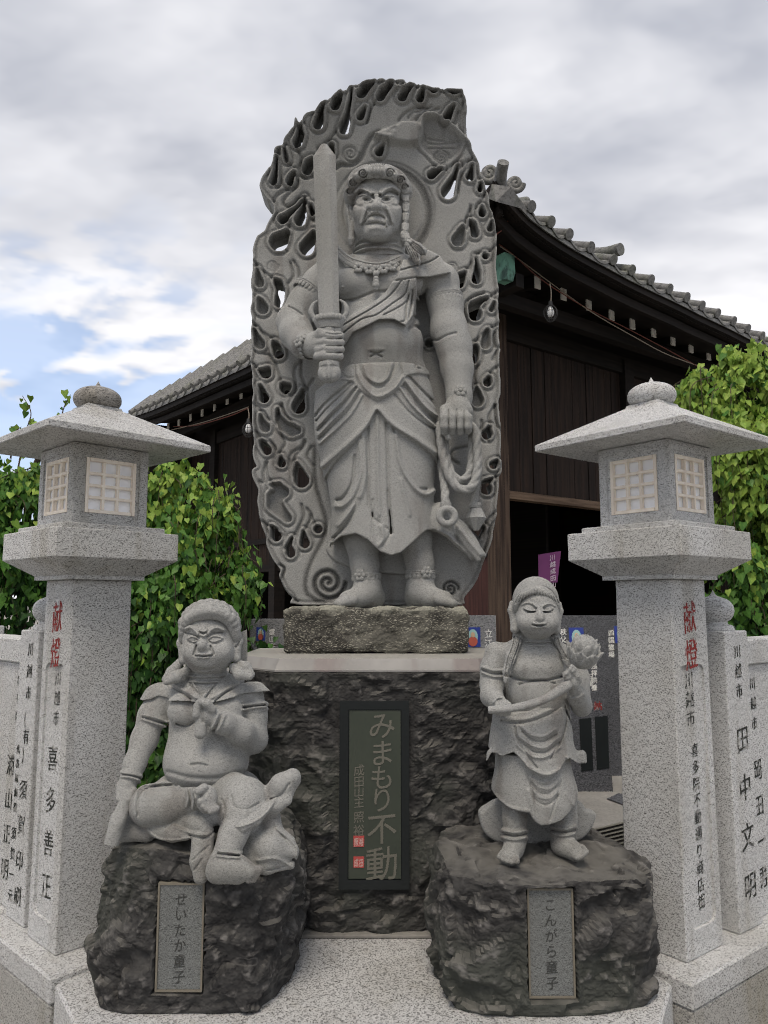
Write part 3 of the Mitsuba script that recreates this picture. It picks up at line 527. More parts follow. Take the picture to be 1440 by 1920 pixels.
def mandorla():
    st, Q = 2.1, 2
    u0, v0, u1, v1 = 466, 140, 948, 1146; nu, nv = int((u1 - u0) / st) + 1, int((v1 - v0) / st) + 1
    def sdist(draw):
        im = Image.new('L', (nu * Q, nv * Q)); draw(ImageDraw.Draw(im)); a = np.asarray(im) > 0
        d = ndimage.distance_transform_edt(~a) - ndimage.distance_transform_edt(a)
        return ndimage.gaussian_filter(d, 1.0)[Q // 2::Q, Q // 2::Q][:nv, :nu].astype(np.float32) * st / Q
    g = lambda p: [tuple(x) for x in (np.asarray(p)[:, :2] - [u0, v0]) / st * Q]
    out = np.vstack([px(f, p) for f, p in OUT]); out = cspline(out, 3)
    d_out = sdist(lambda w: w.polygon(g(out), fill=255))
    def holes(w, which):
        for k, (fr, ls) in HOLES.items():
            for i, l in enumerate(ls):
                if ((k, i) in SHALLOW) != which: continue
                c = px(fr, np.array(l.split(), float).reshape(-1, 3)); poly = unary_union([Point(a[:2]).buffer(a[2]).union(Point(b[:2]).buffer(b[2])).convex_hull for a, b in zip(c[:-1], c[1:])] or [Point(c[0, :2]).buffer(c[0, 2])])
                w.polygon(g(np.array(poly.buffer(1.5).buffer(-1.5).exterior.coords)), fill=255)
    d_thr, d_sh = sdist(lambda w: holes(w, False)), sdist(lambda w: holes(w, True)); d_thr, d_sh = np.maximum(d_thr, d_out + 6), np.maximum(d_sh, d_out + 6); d_h = np.minimum(d_thr, d_sh)
    R = Relief(u0, v0, u1, v1, st)
    L = lambda fr, w, h, *ls: [R.frame(*fr).stroke(np.array(l.split(), float).reshape(-1, 2), w * .92, h * 1.7) for l in ls]
    L(A, 2.6, -3.5, '1000 520 930 620 880 690 830 750 740 800', '290 1350 320 1290 400 1240 480 1200', '520 1080 540 1170 480 1240 410 1310 390 1370 430 1400 500 1370 540 1320 640 1290', '400 780 400 860 415 960 460 970', '560 560 520 720 520 800 570 900 560 1040 600 1100 690 1080', '1340 320 1290 400 1250 540', '610 1340 660 1420 700 1560', '440 1560 450 1640 460 1760 420 1860', '720 900 760 800', '340 820 350 1000 360 1150 320 1200 250 1160')
    L(A, 4.5, -5, '1371 640 1290 690 1230 800 1180 910 1090 970 980 970 930 1000')
    L(B_, 2.4, -3, '260 520 300 470 360 420 430 390 560 380', '360 490 400 430 480 420 600 370', '440 510 500 450 600 410 680 390', '640 450 760 520 900 640', '430 780 520 870 600 960 720 1030 800 980 900 890 945 780', '850 1060 930 960 1020 900 1010 830', '870 1260 900 1100 1000 980', '940 1640 960 1530 1010 1400', '1060 1420 1130 1310 1170 1200', '980 700 960 600 950 450', '880 420 860 520 830 560', '930 310 900 450 890 560 920 660', '1000 1400 1000 1560 960 1640')
    L(B_, 3.2, 4, '20 690 100 640 215 615', '60 720 180 730 210 690', '480 640 500 500 560 460 640 465 760 540 900 660 1000 780', '300 120 330 180 250 170'); L(B_, 1.5, -1.8, '560 690 640 710 720 720', '560 740 660 750 780 740 880 720', '570 790 700 790 850 790', '540 720 520 600 530 520')
    R.frame(*B_).region([(20, 690), (215, 610), (300, 560), (470, 580), (480, 700), (430, 785), (200, 770), (60, 715)], 15, 5, True); R.dot((218, 630), 2, 3)
    R.region([(520, 640), (530, 520), (575, 490), (640, 500), (740, 570), (920, 720), (860, 860), (720, 960), (600, 880), (500, 770)], -5, 4, True); R.stroke(nums_('430 785 480 700 490 600 505 500 560 460 640 465 760 540 900 660 1000 780'), 3.6, 9)
    L(C_, 2.6, -3.5, '85 260 140 330 220 390 280 440 320 540 300 700', '70 870 140 940 240 1010 330 1060', '190 1190 240 1200 300 1290 350 1440 360 1560 430 1600 500 1540 490 1340 560 1250', '560 1260 560 1400 600 1520 590 1600', '55 1270 120 1330 170 1420', '480 250 530 340 545 450', '450 270 480 400 430 480', '80 1690 150 1750 230 1850', '360 1690 310 1800 310 1900', '360 1690 400 1800 500 1900', '600 1560 680 1440')
    L(D_, 2.6, -3.5, '100 150 160 230 250 260 300 330', '360 180 390 280 330 380 300 480', '590 230 570 300 460 370 430 480', '600 250 540 350 490 420 480 600', '215 450 180 560 180 660 140 650', '160 1050 220 1090 330 1130 380 1200', '560 880 580 1000 540 1090 460 1230 390 1330', '610 920 660 1000 600 1130', '650 990 700 1090', '660 300 620 400 680 490', '340 1490 390 1530 360 1650 400 1750 520 1860', '200 460 220 600 270 670')
    L(E_, 2.6, -3.5, '850 130 760 210 620 245 540 380 380 490', '700 640 560 700 500 830 530 940', '860 620 760 690 690 800', '860 960 700 1050 550 1230', '870 1390 780 1450 760 1540', '640 1380 600 1500 620 1620', '860 990 800 1100 820 1200', '860 1200 790 1340')
    L(F_, 2.6, -3.5, '715 90 655 200 680 290', '715 90 720 230 770 330', '770 560 690 620', '775 720 600 790 590 900', '735 1040 640 1140 600 1290', '735 1100 690 1180 640 1330 560 1640', '590 230 600 360 650 420', '470 460 350 490 310 560 380 620')
    for fr, c, r, t, w, h, s in ((A, (1080, 850), 95, 2.3, 2.2, -4, 1), (B_, (700, 890), 82, 2.6, 2.0, -4, -1), (C_, (272, 305), 62, 2.2, 1.6, -3, 1), (E_, (365, 385), 60, 2.3, 1.4, -3, -1), (D_, (828, 1668), 175, 2.2, 4.2, -5, 1), (F_, (310, 1750), 75, 2, 2.6, -4, -1)): R.frame(*fr).spiral(c, r, t, w, h, 0, s)
    band = Relief(u0, v0, u1, v1, st)                                         # dark polished bands: the halo ring and the long ribbon
    band.frame((0, 0), 1).stroke(np.array([(720 + 85.5 * math.cos(a), 396 + 85.5 * math.sin(a)) for a in np.linspace(-2.4, 1.2, 60)]), 7.5, 1)
    band.frame(*D_).stroke([(690, 300), (700, 650), (750, 850), (800, 1020), (800, 1150), (760, 1260), (680, 1410), (620, 1560), (600, 1680), (620, 1780), (700, 1840), (790, 1855)], 4.2, 1)
    band.spiral((828, 1668), 175, 2.2, 3.6, 1, 0, 1)
    band.frame(*F_).spiral((310, 1750), 75, 2, 2.2, 1, 0, -1)
    ring = Relief(u0, v0, u1, v1, st); t = np.linspace(0, 6.3, 90); ring.stroke(np.c_[720 + 94 * np.cos(t), 396 + 94 * np.sin(t)], 2.0, -2.5); ring.stroke(np.c_[720 + 76 * np.cos(t), 396 + 76 * np.sin(t)], 2.0, -2.5)
    f = lambda q: q.h[:nv, :nu]
    rim = 3.4 * np.exp(-((d_h - 3.2) / 2.3) ** 2) - 3.0 * np.exp(-((d_h - 8.2) / 1.8) ** 2) - 2.2 * np.exp(-((-d_out - 7) / 2.0) ** 2) + 1.5 * np.exp(-((-d_out - 2) / 2.5) ** 2)
    ss = lambda a, b, x: (lambda q: q * q * (3 - 2 * q))(np.clip((x - a) / (b - a), 0, 1))
    uu, vv = np.meshgrid(u0 + st * np.arange(nu), v0 + st * np.arange(nv)); wav = (meshkit.fbm(np.stack([uu, vv, 0 * uu], -1) * .012, 3, 3) - .5) * 5
    front = -30 - rim - np.maximum(f(R), -9) - f(ring) + 2.5 * f(band) + 16 * ss(1.5, -4, d_sh) - wav       # toward the viewer is minus
    wz = np.arange(-48, 37, 3.0, dtype=np.float32); d2 = np.maximum(d_out, -d_thr)
    K = Clay((0, 0, 0), (1, 1, 1), 1); K.h = np.array([st, 3.0, st]); K.lo = np.array([u0, wz[0], v0]); K.ax = [u0 + st * np.arange(nu), wz, v0 + st * np.arange(nv)]
    mx = lambda a, b, k: np.maximum(a, b) + np.maximum(k - np.abs(a - b), 0) ** 2 / (4 * k)
    K.D = mx(mx(d2.T[:, None, :], front.T[:, None, :] - wz[None, :, None], 4.0), wz[None, :, None] - 30, 4.0)
    m = K.mesh(); q = m.vertices
    dark = np.clip(.55 * np.exp(-((d_h - 8.2) / 1.9) ** 2) + .45 * np.exp(-((d_h - 1) / 2.0) ** 2) * (d_h > 0) + .5 * (d_h <= 0) + 1.0 * f(band) + .6 * np.exp(-((-d_out - 7) / 2.4) ** 2) + .08 * np.clip(-f(R), 0, 6), 0, 1)  # dark polished rims and bands; inside the holes, shade put into the colour
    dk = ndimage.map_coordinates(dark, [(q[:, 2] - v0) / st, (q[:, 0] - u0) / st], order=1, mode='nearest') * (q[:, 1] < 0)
    # the slab stands upright behind the figure, hollowed a little like a shell, its crown leaning forward
    yy = 3.56 - .10 * ((q[:, 0] - 706) / 235) ** 2 - .22 * np.clip((500 - q[:, 2]) / 350, 0, 1.2) ** 2
    m.vertices = P(q[:, 0], q[:, 2], yy) + np.c_[0 * yy, (q[:, 1] + 32) * PX, 0 * yy]
    if m.volume < 0: m.invert()
    return m, dk
mm, mdk = mandorla()
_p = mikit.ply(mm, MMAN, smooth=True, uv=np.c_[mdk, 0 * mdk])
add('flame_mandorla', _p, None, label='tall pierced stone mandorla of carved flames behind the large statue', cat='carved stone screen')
# ---------------------------------------------------------------- the large guardian statue
SH, S2, S3, S4 = ((600, 280), 6.0), ((500, 460), 3.6), ((560, 660), 3.6), ((560, 920), 3.6)
def nums(l): return np.array(l.split(), float).reshape(-1, 2)
def draw(R, fr, w, h, *ls):
    R.frame(*fr)
    for l in ls: R.stroke(nums(l), w, h)
def pts(fr, l, y=None):
    """'x y depth ...' of a drawing frame -> points of the place"""
    a = np.array(l.split(), float).reshape(-1, 3 if y is None else 2); u, v = fr[0][0] + a[:, 0] / fr[1], fr[0][1] + a[:, 1] / fr[1]
    return P(u, v, a[:, 2] if y is None else y)
def tilt(deg): c, s = math.cos(math.radians(deg)), math.sin(math.radians(deg)); return np.array([[1, 0, 0], [0, c, s], [0, -s, c]])
ONE = ((0, 0), 1.0)
def bbox(u0, v0, u1, v1, y0, y1):
    q = np.array([P(u, v, y) for u in (u0, u1) for v in (v0, v1) for y in (y0, y1)]); return q.min(0), q.max(0)
G = thing('guardian_statue', 'large grey stone guardian statue with raised sword and coiled rope', 'statue')
def head_main():
    K = Clay(*bbox(640, 296, 775, 490, 3.19, 3.60), .0032); Rt = tilt(10)
    K.ell(P(708, 372, 3.43), (.118, .135, .150), .01, R=Rt); K.ell(P(708, 402, 3.405), (.113, .108, .115), .02, R=Rt)
    K.ell(P(709, 430, 3.395), (.108, .10, .076), .03, R=Rt); K.ell(P(707, 438, 3.328), (.056, .042, .040), .03)
    for x in (-1, 1): K.ell(P(707 + 27 * x, 396, 3.335), (.042, .038, .05), .04)            # cheeks
    K.loft([P(710, 492, 3.45)[2], P(710, 440, 3.45)[2]], .0, .1, 3.46, .1, .02); K.D[:] = K.D
    K.cone(P(709, 492, 3.47), P(709, 435, 3.46), .108, .098, .01)
    for v in (463, 474, 484): K.ell(P(710, v, 3.455), (.114 + (v - 462) * .0008, .116, .012), .004)   # neck rings
    K.ell(P(707, 400, 3.318), (.052, .045, .034), .03)                                             # muzzle
    K.cone(P(706, 366, 3.315), P(706.5, 387, 3.262), .013, .0215, .018)                           # nose
    for x in (-1, 1): K.ell(P(706 + 13.5 * x, 389, 3.283), (.0165, .017, .014), .008); K.ell(P(706 + 7.5 * x, 394.5, 3.262), (.007, .012, .005), .004, '-')
    for x, c in ((-1, 685.5), (1, 724.5)):
        K.ell(P(c, 371, 3.292), (.025, .018, .0135), .012, '-'); K.ell(P(c, 372.5, 3.316), (.019, .022, .0105), .003)
    for x, c in ((-1, 655), (1, 762)):                                                             # ears
        K.chain([P(c + 3 * x * 0, 385, 3.42), P(c - x, 400, 3.415), P(c + 4 * -x * -1 * -1, 425, 3.41), P(c - 4 * x, 450, 3.40), P(c - 4 * x, 458, 3.40)], [.016, .019, .013, .014, .010], .008)
    R = Relief(640, 296, 775, 490, .5)
    draw(R, SH, 4.6, 8.5, '400 480 450 440 520 462 575 497', '690 490 740 450 820 425 885 470')
    draw(R, SH, 3.2, 4.5, '470 390 540 430 585 470', '800 390 735 425 690 465'); draw(R, SH, 2.2, 4, '590 520 640 505 690 520')
    draw(R, SH, 1.5, -4.5, '585 500 600 530 610 560', '680 500 668 530', '590 515 640 500 680 515', '440 500 500 475 560 505 590 540', '690 535 740 490 810 480 870 510'); draw(R, SH, 1.2, -2.2, '580 380 640 372 700 378', '590 400 640 393 690 398', '600 360 640 355 690 360')
    draw(R, SH, 1.5, 2.6, '440 525 490 510 545 530 592 570', '690 560 735 525 800 518 850 530'); draw(R, SH, 1.3, 1.5, '455 545 490 585 540 597 585 580', '692 575 730 597 785 585 840 550')
    for c in ((518, 562), (748, 560)): R.frame(*SH).dot(c, 2.7, -5.5)
    draw(R, SH, 2.4, -2.6, '528 690 512 750 495 800 482 850', '745 690 770 740 785 800 790 850'); draw(R, SH, 3.0, 4.0, '510 690 490 760 465 830', '760 680 790 740 815 820')
    draw(R, SH, 2.2, 2.0, '525 770 560 725 610 708 660 712 720 740 765 790'); draw(R, SH, 1.3, -3.0, '505 815 535 770 590 742 650 738 705 760 745 805 765 850')
    draw(R, SH, 1.1, 1.8, '500 800 535 757 590 728 650 724 710 745 755 790 775 840'); draw(R, SH, 5.5, 5.0, '560 795 640 790 710 810'); draw(R, SH, 1.6, -3, '520 850 580 835 650 832 720 850')
    R.frame(*SH).stroke([(545, 745), (538, 700)], 1.3, 5.5, sm=False).stroke([(745, 790), (752, 860)], 1.5, 6, sm=False)
    draw(R, SH, 5, 3, '570 890 640 880 700 890'); draw(R, SH, 2.2, -2.5, '440 1040 640 1062 860 1040'); draw(R, SH, 3, -2.5, '400 620 430 640 470 640', '820 630 860 640 890 620')
    draw(R, SH, 1.5, -3.5, '325 640 335 720 352 800')
    K.relief(R, PX); return K.mesh()
add('head', head_main(), MS, G, smooth=True)
def hair_main():
    K = Clay(*bbox(636, 288, 800, 530, 3.16, 3.62), .0033); Rt = tilt(10)
    K.ell(P(709, 348, 3.475), (.130, .150, .088), .01, R=Rt); K.ell(P(709, 375, 3.52), (.122, .11, .14), .02, R=Rt)
    hl = pts(SH, '352 560 3.40 345 470 3.385 372 385 3.36 418 308 3.335 478 268 3.315 555 245 3.30 640 240 3.295 720 245 3.30 795 262 3.315 865 310 3.335 920 375 3.36 955 450 3.385 965 520 3.40')
    hl = spline(hl, 3); K.chain(hl, .024, .02)
    cu = '345 468 3.368 376 375 3.332 430 312 3.300 482 272 3.280 560 262 3.272 640 258 3.268 715 262 3.272 785 270 3.280 850 305 3.300 903 348 3.325 945 425 3.360 410 400 3.345 868 400 3.345 960 480 3.375 360 520 3.38'
    for q in pts(SH, cu): K.ell(q, (.026, .030, .026), .005)
    br = pts(SH, '945 500 3.375 968 600 3.365 965 720 3.36 960 860 3.355 955 960 3.335 965 1010 3.325 1010 1080 3.305 1060 1180 3.295 1085 1270 3.29 1098 1345 3.29')
    K.chain(br, [.021, .0165, .016, .016, .019, .019, .027, .027, .018, .004], .008); K.chain(pts(SH, '1020 1060 3.31 1090 1110 3.30 1150 1150 3.31 1175 1180 3.33'), [.018, .024, .02, .008], .01)
    K.cone(P(660, 375, 3.43), P(655, 365, 3.45), .035, .03, .02)
    R = Relief(636, 288, 800, 530, .5)
    for c, r, s in (((335, 470), 36, 1), ((370, 372), 42, 1), ((482, 268), 52, 1), ((785, 268), 52, -1), ((905, 345), 44, -1), ((950, 425), 38, -1)): R.frame(*SH).spiral(c, r, 2.1, 1.1, -3.2, 0, s)
    for i in range(9): x = 555 + i * 20; R.frame(*SH).stroke([(x + (i - 4) * 2, 170), (x, 225), (x - (i - 4) * 3, 300)], 1.0, -1.8)
    for i in range(26):
        a = -2.75 + i * .095; R.frame(*SH).stroke([(640 + 250 * math.cos(a), 330 + 165 * math.sin(a)), (640 + 300 * math.cos(a + .04), 350 + 215 * math.sin(a + .04))], 1.1, -1.1, sm=False)
    for v in (505, 590, 606, 700, 716, 810, 826, 915, 931, 1010, 1025): R.frame(*SH).stroke([(925, v - 6), (960, v + 5), (1010, v - 4)], 1.1, -1.5)
    for v in (560, 650, 770, 870, 970):
        for x in (948, 966, 984): R.frame(*SH).stroke([(x, v - 36), (x - 2, v + 34)], .7, -1.2, sm=False)
    for i in range(5): o = (i - 2) * 22; R.frame(*SH).stroke([(960 + o * .7, 1040), (1005 + o, 1120), (1050 + o * 1.1, 1210), (1090 + o * .3, 1320)], 1.0, -2.8)
    for i in range(4): o = (i - 1.5) * 18; R.frame(*SH).stroke([(1030 + o * .5, 1060 - o * .6), (1100 + o * .6, 1120 - o), (1170, 1180 - o)], .9, -2.6)
    K.relief(R, PX * 1.7); return K.mesh()
add('hair', hair_main(), MS, G, smooth=True)
def torso_main():
    K = Clay(*bbox(505, 455, 900, 830, 3.20, 3.64), .0047)
    K.ell(P(712, 535, 3.47), (.205, .125, .175), .02); K.ell(P(706, 500, 3.48), (.18, .085, .045), .05)
    K.ell(P(712, 600, 3.47), (.185, .128, .16), .04); K.ell(P(712, 645, 3.445), (.202, .162, .165), .04); K.ell(P(712, 700, 3.47), (.22, .14, .12), .05)
    for x in (-1, 1): K.ell(P(709 + 42 * x, 530, 3.395), (.104, .065, .072), .022)
    L1 = pts(ONE, '625 512 3.47 600 535 3.46 572 568 3.45 549 604 3.43'); K.chain(L1, [.088, .080, .074, .074], .03)
    K.chain(pts(ONE, '549 604 3.43 556 626 3.38 570 645 3.32 586 650 3.285'), [.074, .074, .062, .050], .02)
    K.chain(pts(ONE, '800 512 3.48 826 530 3.47 835 570 3.465 842 620 3.455 852 655 3.45'), [.085, .082, .077, .082, .079], .03)
    K.chain(pts(ONE, '850 645 3.45 857 690 3.44 861 745 3.41 860 765 3.395'), [.080, .072, .055, .050], .025)
    R = Relief(505, 455, 900, 830, .75)
    draw(R, S2, 2.2, -4, '490 372 570 370 650 345 720 315', '735 310 800 312 850 290'); draw(R, S2, 2.5, -2.2, '725 330 728 370', '560 380 640 370')
    R.frame(*S2).dot((514, 282), 1.8, 3.5)
    draw(R, S2, 1.3, -5, '700 718 735 728 785 712', '700 752 735 735 778 752'); draw(R, S2, 3, 1.2, '690 705 740 698 790 705')
    draw(R, S2, 2.6, -4.0, '1010 330 1050 350 1085 300', '1020 440 1060 400', '985 480 1030 490 1060 470', '960 560 1000 545 1030 560', '1000 330 1020 420 1000 500 950 570')
    draw(R, S2, 1.6, -3.5, '1080 620 1150 640 1210 610 1280 590', '150 415 200 440 240 470')
    K.relief(R, PX * 1.3); return K.mesh()
add('body', torso_main(), MS, G, smooth=True)
def hands_main():
    a = Clay(*bbox(560, 596, 660, 690, 3.13, 3.40), .0030)
    a.ell(P(596, 646, 3.265), (.060, .048, .062), .01); a.cone(P(584, 650, 3.30), P(592, 648, 3.275), .050, .052, .02)
    for v, d in ((629, 0), (642, 1), (655, 1), (667.5, -1)): a.chain([P(596 + d, v + 1, 3.228), P(610 + d, v - 1, 3.200), P(626 + d, v, 3.192), P(638 + d, v + .5, 3.208), P(640 + d, v, 3.235)], [.0185, .0195, .0175, .0155, .013], .007)
    a.chain([P(590, 636, 3.25), P(602, 623, 3.215), P(617, 618, 3.203), P(634, 618.5, 3.212)], [.024, .021, .017, .0135], .008)
    R = Relief(560, 596, 660, 690, .5); draw(R, ONE, 1.2, -2.5, '612 635 626 636 640 635', '612 648.5 626 649 640 648.5', '612 661 626 662 640 661', '612 625 626 627 640 626'); R.frame(*ONE).stroke([(627, 613), (627, 623)], .9, -1.6, sm=False); a.relief(R, PX)
    add('hand', a.mesh(), MS, G, smooth=True)
    b = Clay(*bbox(812, 735, 905, 835, 3.24, 3.54), .0030)
    b.cone(P(861, 744, 3.41), P(858, 764, 3.385), .051, .056, .02); b.ell(P(857, 772, 3.372), (.072, .052, .048), .02)
    for i, u in enumerate((834, 848.5, 863, 877)):
        b.chain([P(847 + (u - 855) * .6, 768, 3.355), P(u, 784, 3.318), P(u - .5, 800, 3.318), P(u - .5, 809 - (i == 3) * 2, 3.335), P(u, 806, 3.37)], [.024, .0215, .0195, .0175, .016], .006)
    b.chain([P(832, 790, 3.36), P(833, 806, 3.35), P(841, 821, 3.345)], [.02, .016, .012], .006)
    R = Relief(812, 735, 905, 835, .5); draw(R, ONE, 1.1, -2.5, '841 768 841 790 841 812', '856 768 856 790 856 812', '870 770 870 790 870 812'); b.relief(R, PX)
    add('hand', b.mesh(), MS, G, smooth=True)
hands_main()
def legs_main():
    K = Clay(*bbox(590, 930, 895, 1150, 3.22, 3.68), .0048)
    K.chain(pts(ONE, '672 960 3.49 678 1010 3.48 684 1060 3.475 687 1085 3.475'), [.092, .078, .062, .060], .02)
    K.chain(pts(ONE, '770 960 3.49 778 1010 3.48 787 1055 3.475 789 1085 3.475'), [.092, .074, .062, .060], .02)
    zf = 1.58
    def foot(an, heel, ball, tip, dirs):
        an, heel, ball, tip = (np.array([*P(u, 1130, y)[:2], zf + h]) for u, y, h in (an, heel, ball, tip))
        K.cone(an, heel, .058, .045, .03); K.cone(an + [0, 0, -.02], ball, .058, .034, .03); K.cone(heel, ball, .045, .038, .02)
        ax = tip - ball; ax[2] = 0; ax /= np.linalg.norm(ax); sd = np.array([-ax[1], ax[0], 0]) * dirs
        for i, (o, l, r) in enumerate(((-.033, .062, .021), (-.008, .056, .0165), (.014, .048, .0155), (.034, .038, .0145), (.052, .026, .0135))):
            b = ball + sd * o * 1.05; K.cone(b, b + ax * l * .55 - [0, 0, .006], r * 1.25, r * 1.05, .012); K.cone(b + ax * l * .5 - [0, 0, .006], b + ax * l - [0, 0, .014], r * 1.05, r * .85, .004)
    foot((690, 3.465, .085), (702, 3.50, .045), (652, 3.395, .034), (612, 3.335, .02), -1); foot((787, 3.465, .085), (779, 3.50, .045), (832, 3.395, .034), (874, 3.335, .02), 1)
    K.D = np.maximum(K.D, (zf - K.ax[2])[None, None, :].astype(np.float32))
    return K.mesh()
add('legs', legs_main(), MS, G, smooth=True)
def zpx(v, y=3.40): return P(700, v, y)[2]
def skirt_main():
    K = Clay(*bbox(575, 640, 930, 1075, 3.16, 3.66), .0046); yc = 3.475
    lv = '690 640 800 | 730 592 811 | 770 589 818 | 815 591 821 | 870 605 821 | 905 610 818 | 950 617 818 | 990 617 822 | 1025 613 830 | 1050 610 838'
    a = np.array([[float(x) for x in l.split()] for l in lv.split('|')]); yy = 3.40; L = P(a[:, 1], a[:, 0], yy); Rr = P(a[:, 2], a[:, 0], yy)
    zs, cx, ax = L[:, 2], (L[:, 0] + Rr[:, 0]) / 2, (Rr[:, 0] - L[:, 0]) / 2; ay = np.array([.15, .165, .17, .17, .165, .165, .165, .17, .175, .18])
    K.loft(zs, cx, ax - .006, yc, ay, .01, p=2.2)
    for e in ('826 955 3.44 864 988 3.43 907 1041 3.45', '824 962 3.42 856 997 3.385 897 1049 3.40', '822 970 3.42 848 1006 3.40 880 1052 3.42', '818 980 3.42 838 1010 3.38 866 1040 3.39'): K.chain(pts(ONE, e), [.034, .022, .011], .016)
    K.ell(P(868, 1010, 3.425), (.115, .024, .050), .014, R=np.array([[.63, 0, -.77], [0, 1, 0], [.77, 0, .63]]))
    for e in ('858 988 3.43 870 1012 3.43 890 1044 3.44', '850 992 3.41 862 1015 3.41 878 1045 3.42'): K.chain(pts(ONE, e), [.02, .018, .010], .016)
    K.cone(P(870, 1036, 3.46), P(896, 1056, 3.48), .012, .014, .014, '-')
    # the overskirt: two crossing sheets, thicker than the skirt and ending in folds
    O = Clay(*bbox(575, 640, 930, 1075, 3.16, 3.66), .0046); O.loft(zs, cx, ax + .008, yc, ay + .014, .01, p=2.2)
    eu, ev = np.array([585, 600, 607, 625, 660, 688, 706, 724, 750, 790, 812, 822, 840], float), np.array([905, 893, 886, 866, 834, 799, 762, 788, 804, 829, 846, 858, 872], float)
    xe, ze = P(eu, ev, 3.33)[:, 0], P(eu, ev, 3.31)[:, 2]; O.below(lambda x: np.interp(x, xe, ze))
    # the belt over it
    hu = np.array([585, 612, 618, 640, 668, 690, 712, 734, 752, 775, 800, 815, 838, 860, 878, 892, 905], float); hv = np.array([1040, 1034, 1016, 1004, 1000, 1012, 1034, 1042, 1036, 1015, 992, 990, 1002, 1022, 1038, 1056, 1060], float)
    R = Relief(575, 640, 930, 1075, .75)
    draw(R, S3, 2.6, -3.6, '465 480 468 700 472 1000 500 1110', '592 430 600 700 610 1000 630 1220', '640 500 680 700 720 850 800 920 860 925', '380 700 360 880 300 985 260 1000'); draw(R, S3, 4.2, 3.6, '410 600 420 800 370 960 300 1035 250 1040', '430 560 450 800 420 960 350 1070 270 1170', '655 560 690 760 760 890 850 960 915 940')
    draw(R, S3, 3.2, 2.6, '530 430 535 800 545 1100', '690 860 720 1000 750 1100'); draw(R, S4, 2.2, -2.4, '505 190 560 230 612 268 620 290', '620 290 590 345 555 380', '500 60 500 200 495 330 520 390', '600 0 610 130 622 280'); draw(R, S4, 4, 4, '560 240 570 320 540 370')
    draw(R, S4, 3, -3.5, '1050 230 1070 320 1095 370 1080 400', '230 330 330 220 400 60'); draw(R, S4, 4.5, 4, '1090 260 1160 350 1230 430', '960 280 1030 350 1080 380')
    K.relief(R, PX * 1.5); K.below(lambda x: np.interp(x, P(hu, hv, 3.36)[:, 0], P(hu, hv, 3.33)[:, 2]))
    ins = Clay(*bbox(575, 640, 930, 1075, 3.16, 3.66), .0046); ins.loft(zs, cx, ax - .026, yc, ay - .02, .01, p=2.2); top = zpx(960); ins.D = np.maximum(ins.D, (K.ax[2] - top)[None, None, :].astype(np.float32)); K.D = np.maximum(K.D, -ins.D)
    S = Relief(575, 640, 930, 1075, .75)
    draw(S, S3, 2.2, -4, '360 195 270 270 180 350 115 430', '700 210 790 330 860 410 935 470', '730 150 800 230 880 310 930 360'); draw(S, S3, 2.0, 3.6, '375 230 290 330 200 420 130 500', '400 250 320 370 220 470 135 560', '430 290 350 420 240 530 140 620', '680 235 760 350 850 440 935 510', '720 190 800 300 870 380 935 430')
    draw(S, S3, 1.5, -3.2, '365 215 280 300 190 385 120 465', '390 240 305 350 210 445 130 530', '415 270 335 395 230 500 138 590', '640 280 740 400 840 480 938 530', '690 222 775 340 855 425 935 490', '840 120 890 190 915 230'); draw(S, S3, 5, 4, '520 385 450 500 330 620 160 770', '545 385 640 490 800 590 930 680')
    O.relief(S, PX * 1.5); K.D = np.minimum(K.D, O.D)
    B = Clay(*bbox(575, 640, 930, 1075, 3.16, 3.66), .0046); B.loft(zs, cx, ax + .014, yc, ay + .024, .01, p=2.2)
    bu, bv = np.array([585, 600, 640, 662, 668, 685, 708, 735, 757, 762, 785, 800, 812, 822], float), np.array([692, 695, 706, 712, 722, 738, 752, 738, 716, 700, 692, 690, 683, 678], float); B.below(lambda x: np.interp(x, P(bu, bv, 3.28)[:, 0], P(bu, bv, 3.28)[:, 2]))
    wu, wv = np.array([585, 640, 665, 705, 735, 765, 790, 822], float), np.array([650, 668, 676, 681, 677, 665, 652, 636], float); xw, zw = P(wu, wv, 3.29)[:, 0], P(wu, wv, 3.29)[:, 2]
    x, z = B.ax[0][:, None, None], B.ax[2][None, None, :]; B.D = np.maximum(B.D, ((z - np.interp(x, xw, zw)) * .8).astype(np.float32))
    Q = Relief(575, 640, 930, 1075, .75); draw(Q, S3, 1.5, -3.6, '380 60 378 150 390 205', '685 50 690 110 700 150', '400 80 435 165 490 215 540 232 600 200 640 120 655 65', '500 225 540 240 575 228'); draw(Q, S3, 2.6, 3.2, '440 90 470 170 540 205 600 170 625 80', '400 150 440 230 530 300 640 250 700 170'); draw(Q, S3, 1.4, -3, '770 30 800 80 790 100 820 115', '290 155 340 175 375 170'); B.relief(Q, PX * 1.5)
    # hollow towards the belly
    h = Clay(*bbox(575, 640, 930, 1075, 3.16, 3.66), .0046); K.D = np.minimum(K.D, B.D)
    # the robe hanging behind the legs
    K2 = [(613, 1020), (616, 1042), (640, 1060), (690, 1074), (760, 1080), (820, 1083), (870, 1073), (900, 1052), (908, 1038), (890, 1000), (820, 960), (640, 960)]
    q = cspline(K2, 4); g = [P(u, v, 3.55) for u, v in q]; d = np.array(g)[:, [0, 2]]; poly = Polygon(d).buffer(0)
    sh = trimesh.creation.extrude_polygon(poly, .07, engine='earcut'); sh = xf(sh, (0, 3.60, 0), (1, 0, 0), (0, 0, 1), (0, -1, 0))
    add('robe_back', refine(sh, .02, 1), MS, G, smooth=50)
    return K.mesh(.45)
add('skirt', skirt_main(), MS, G, smooth=True)
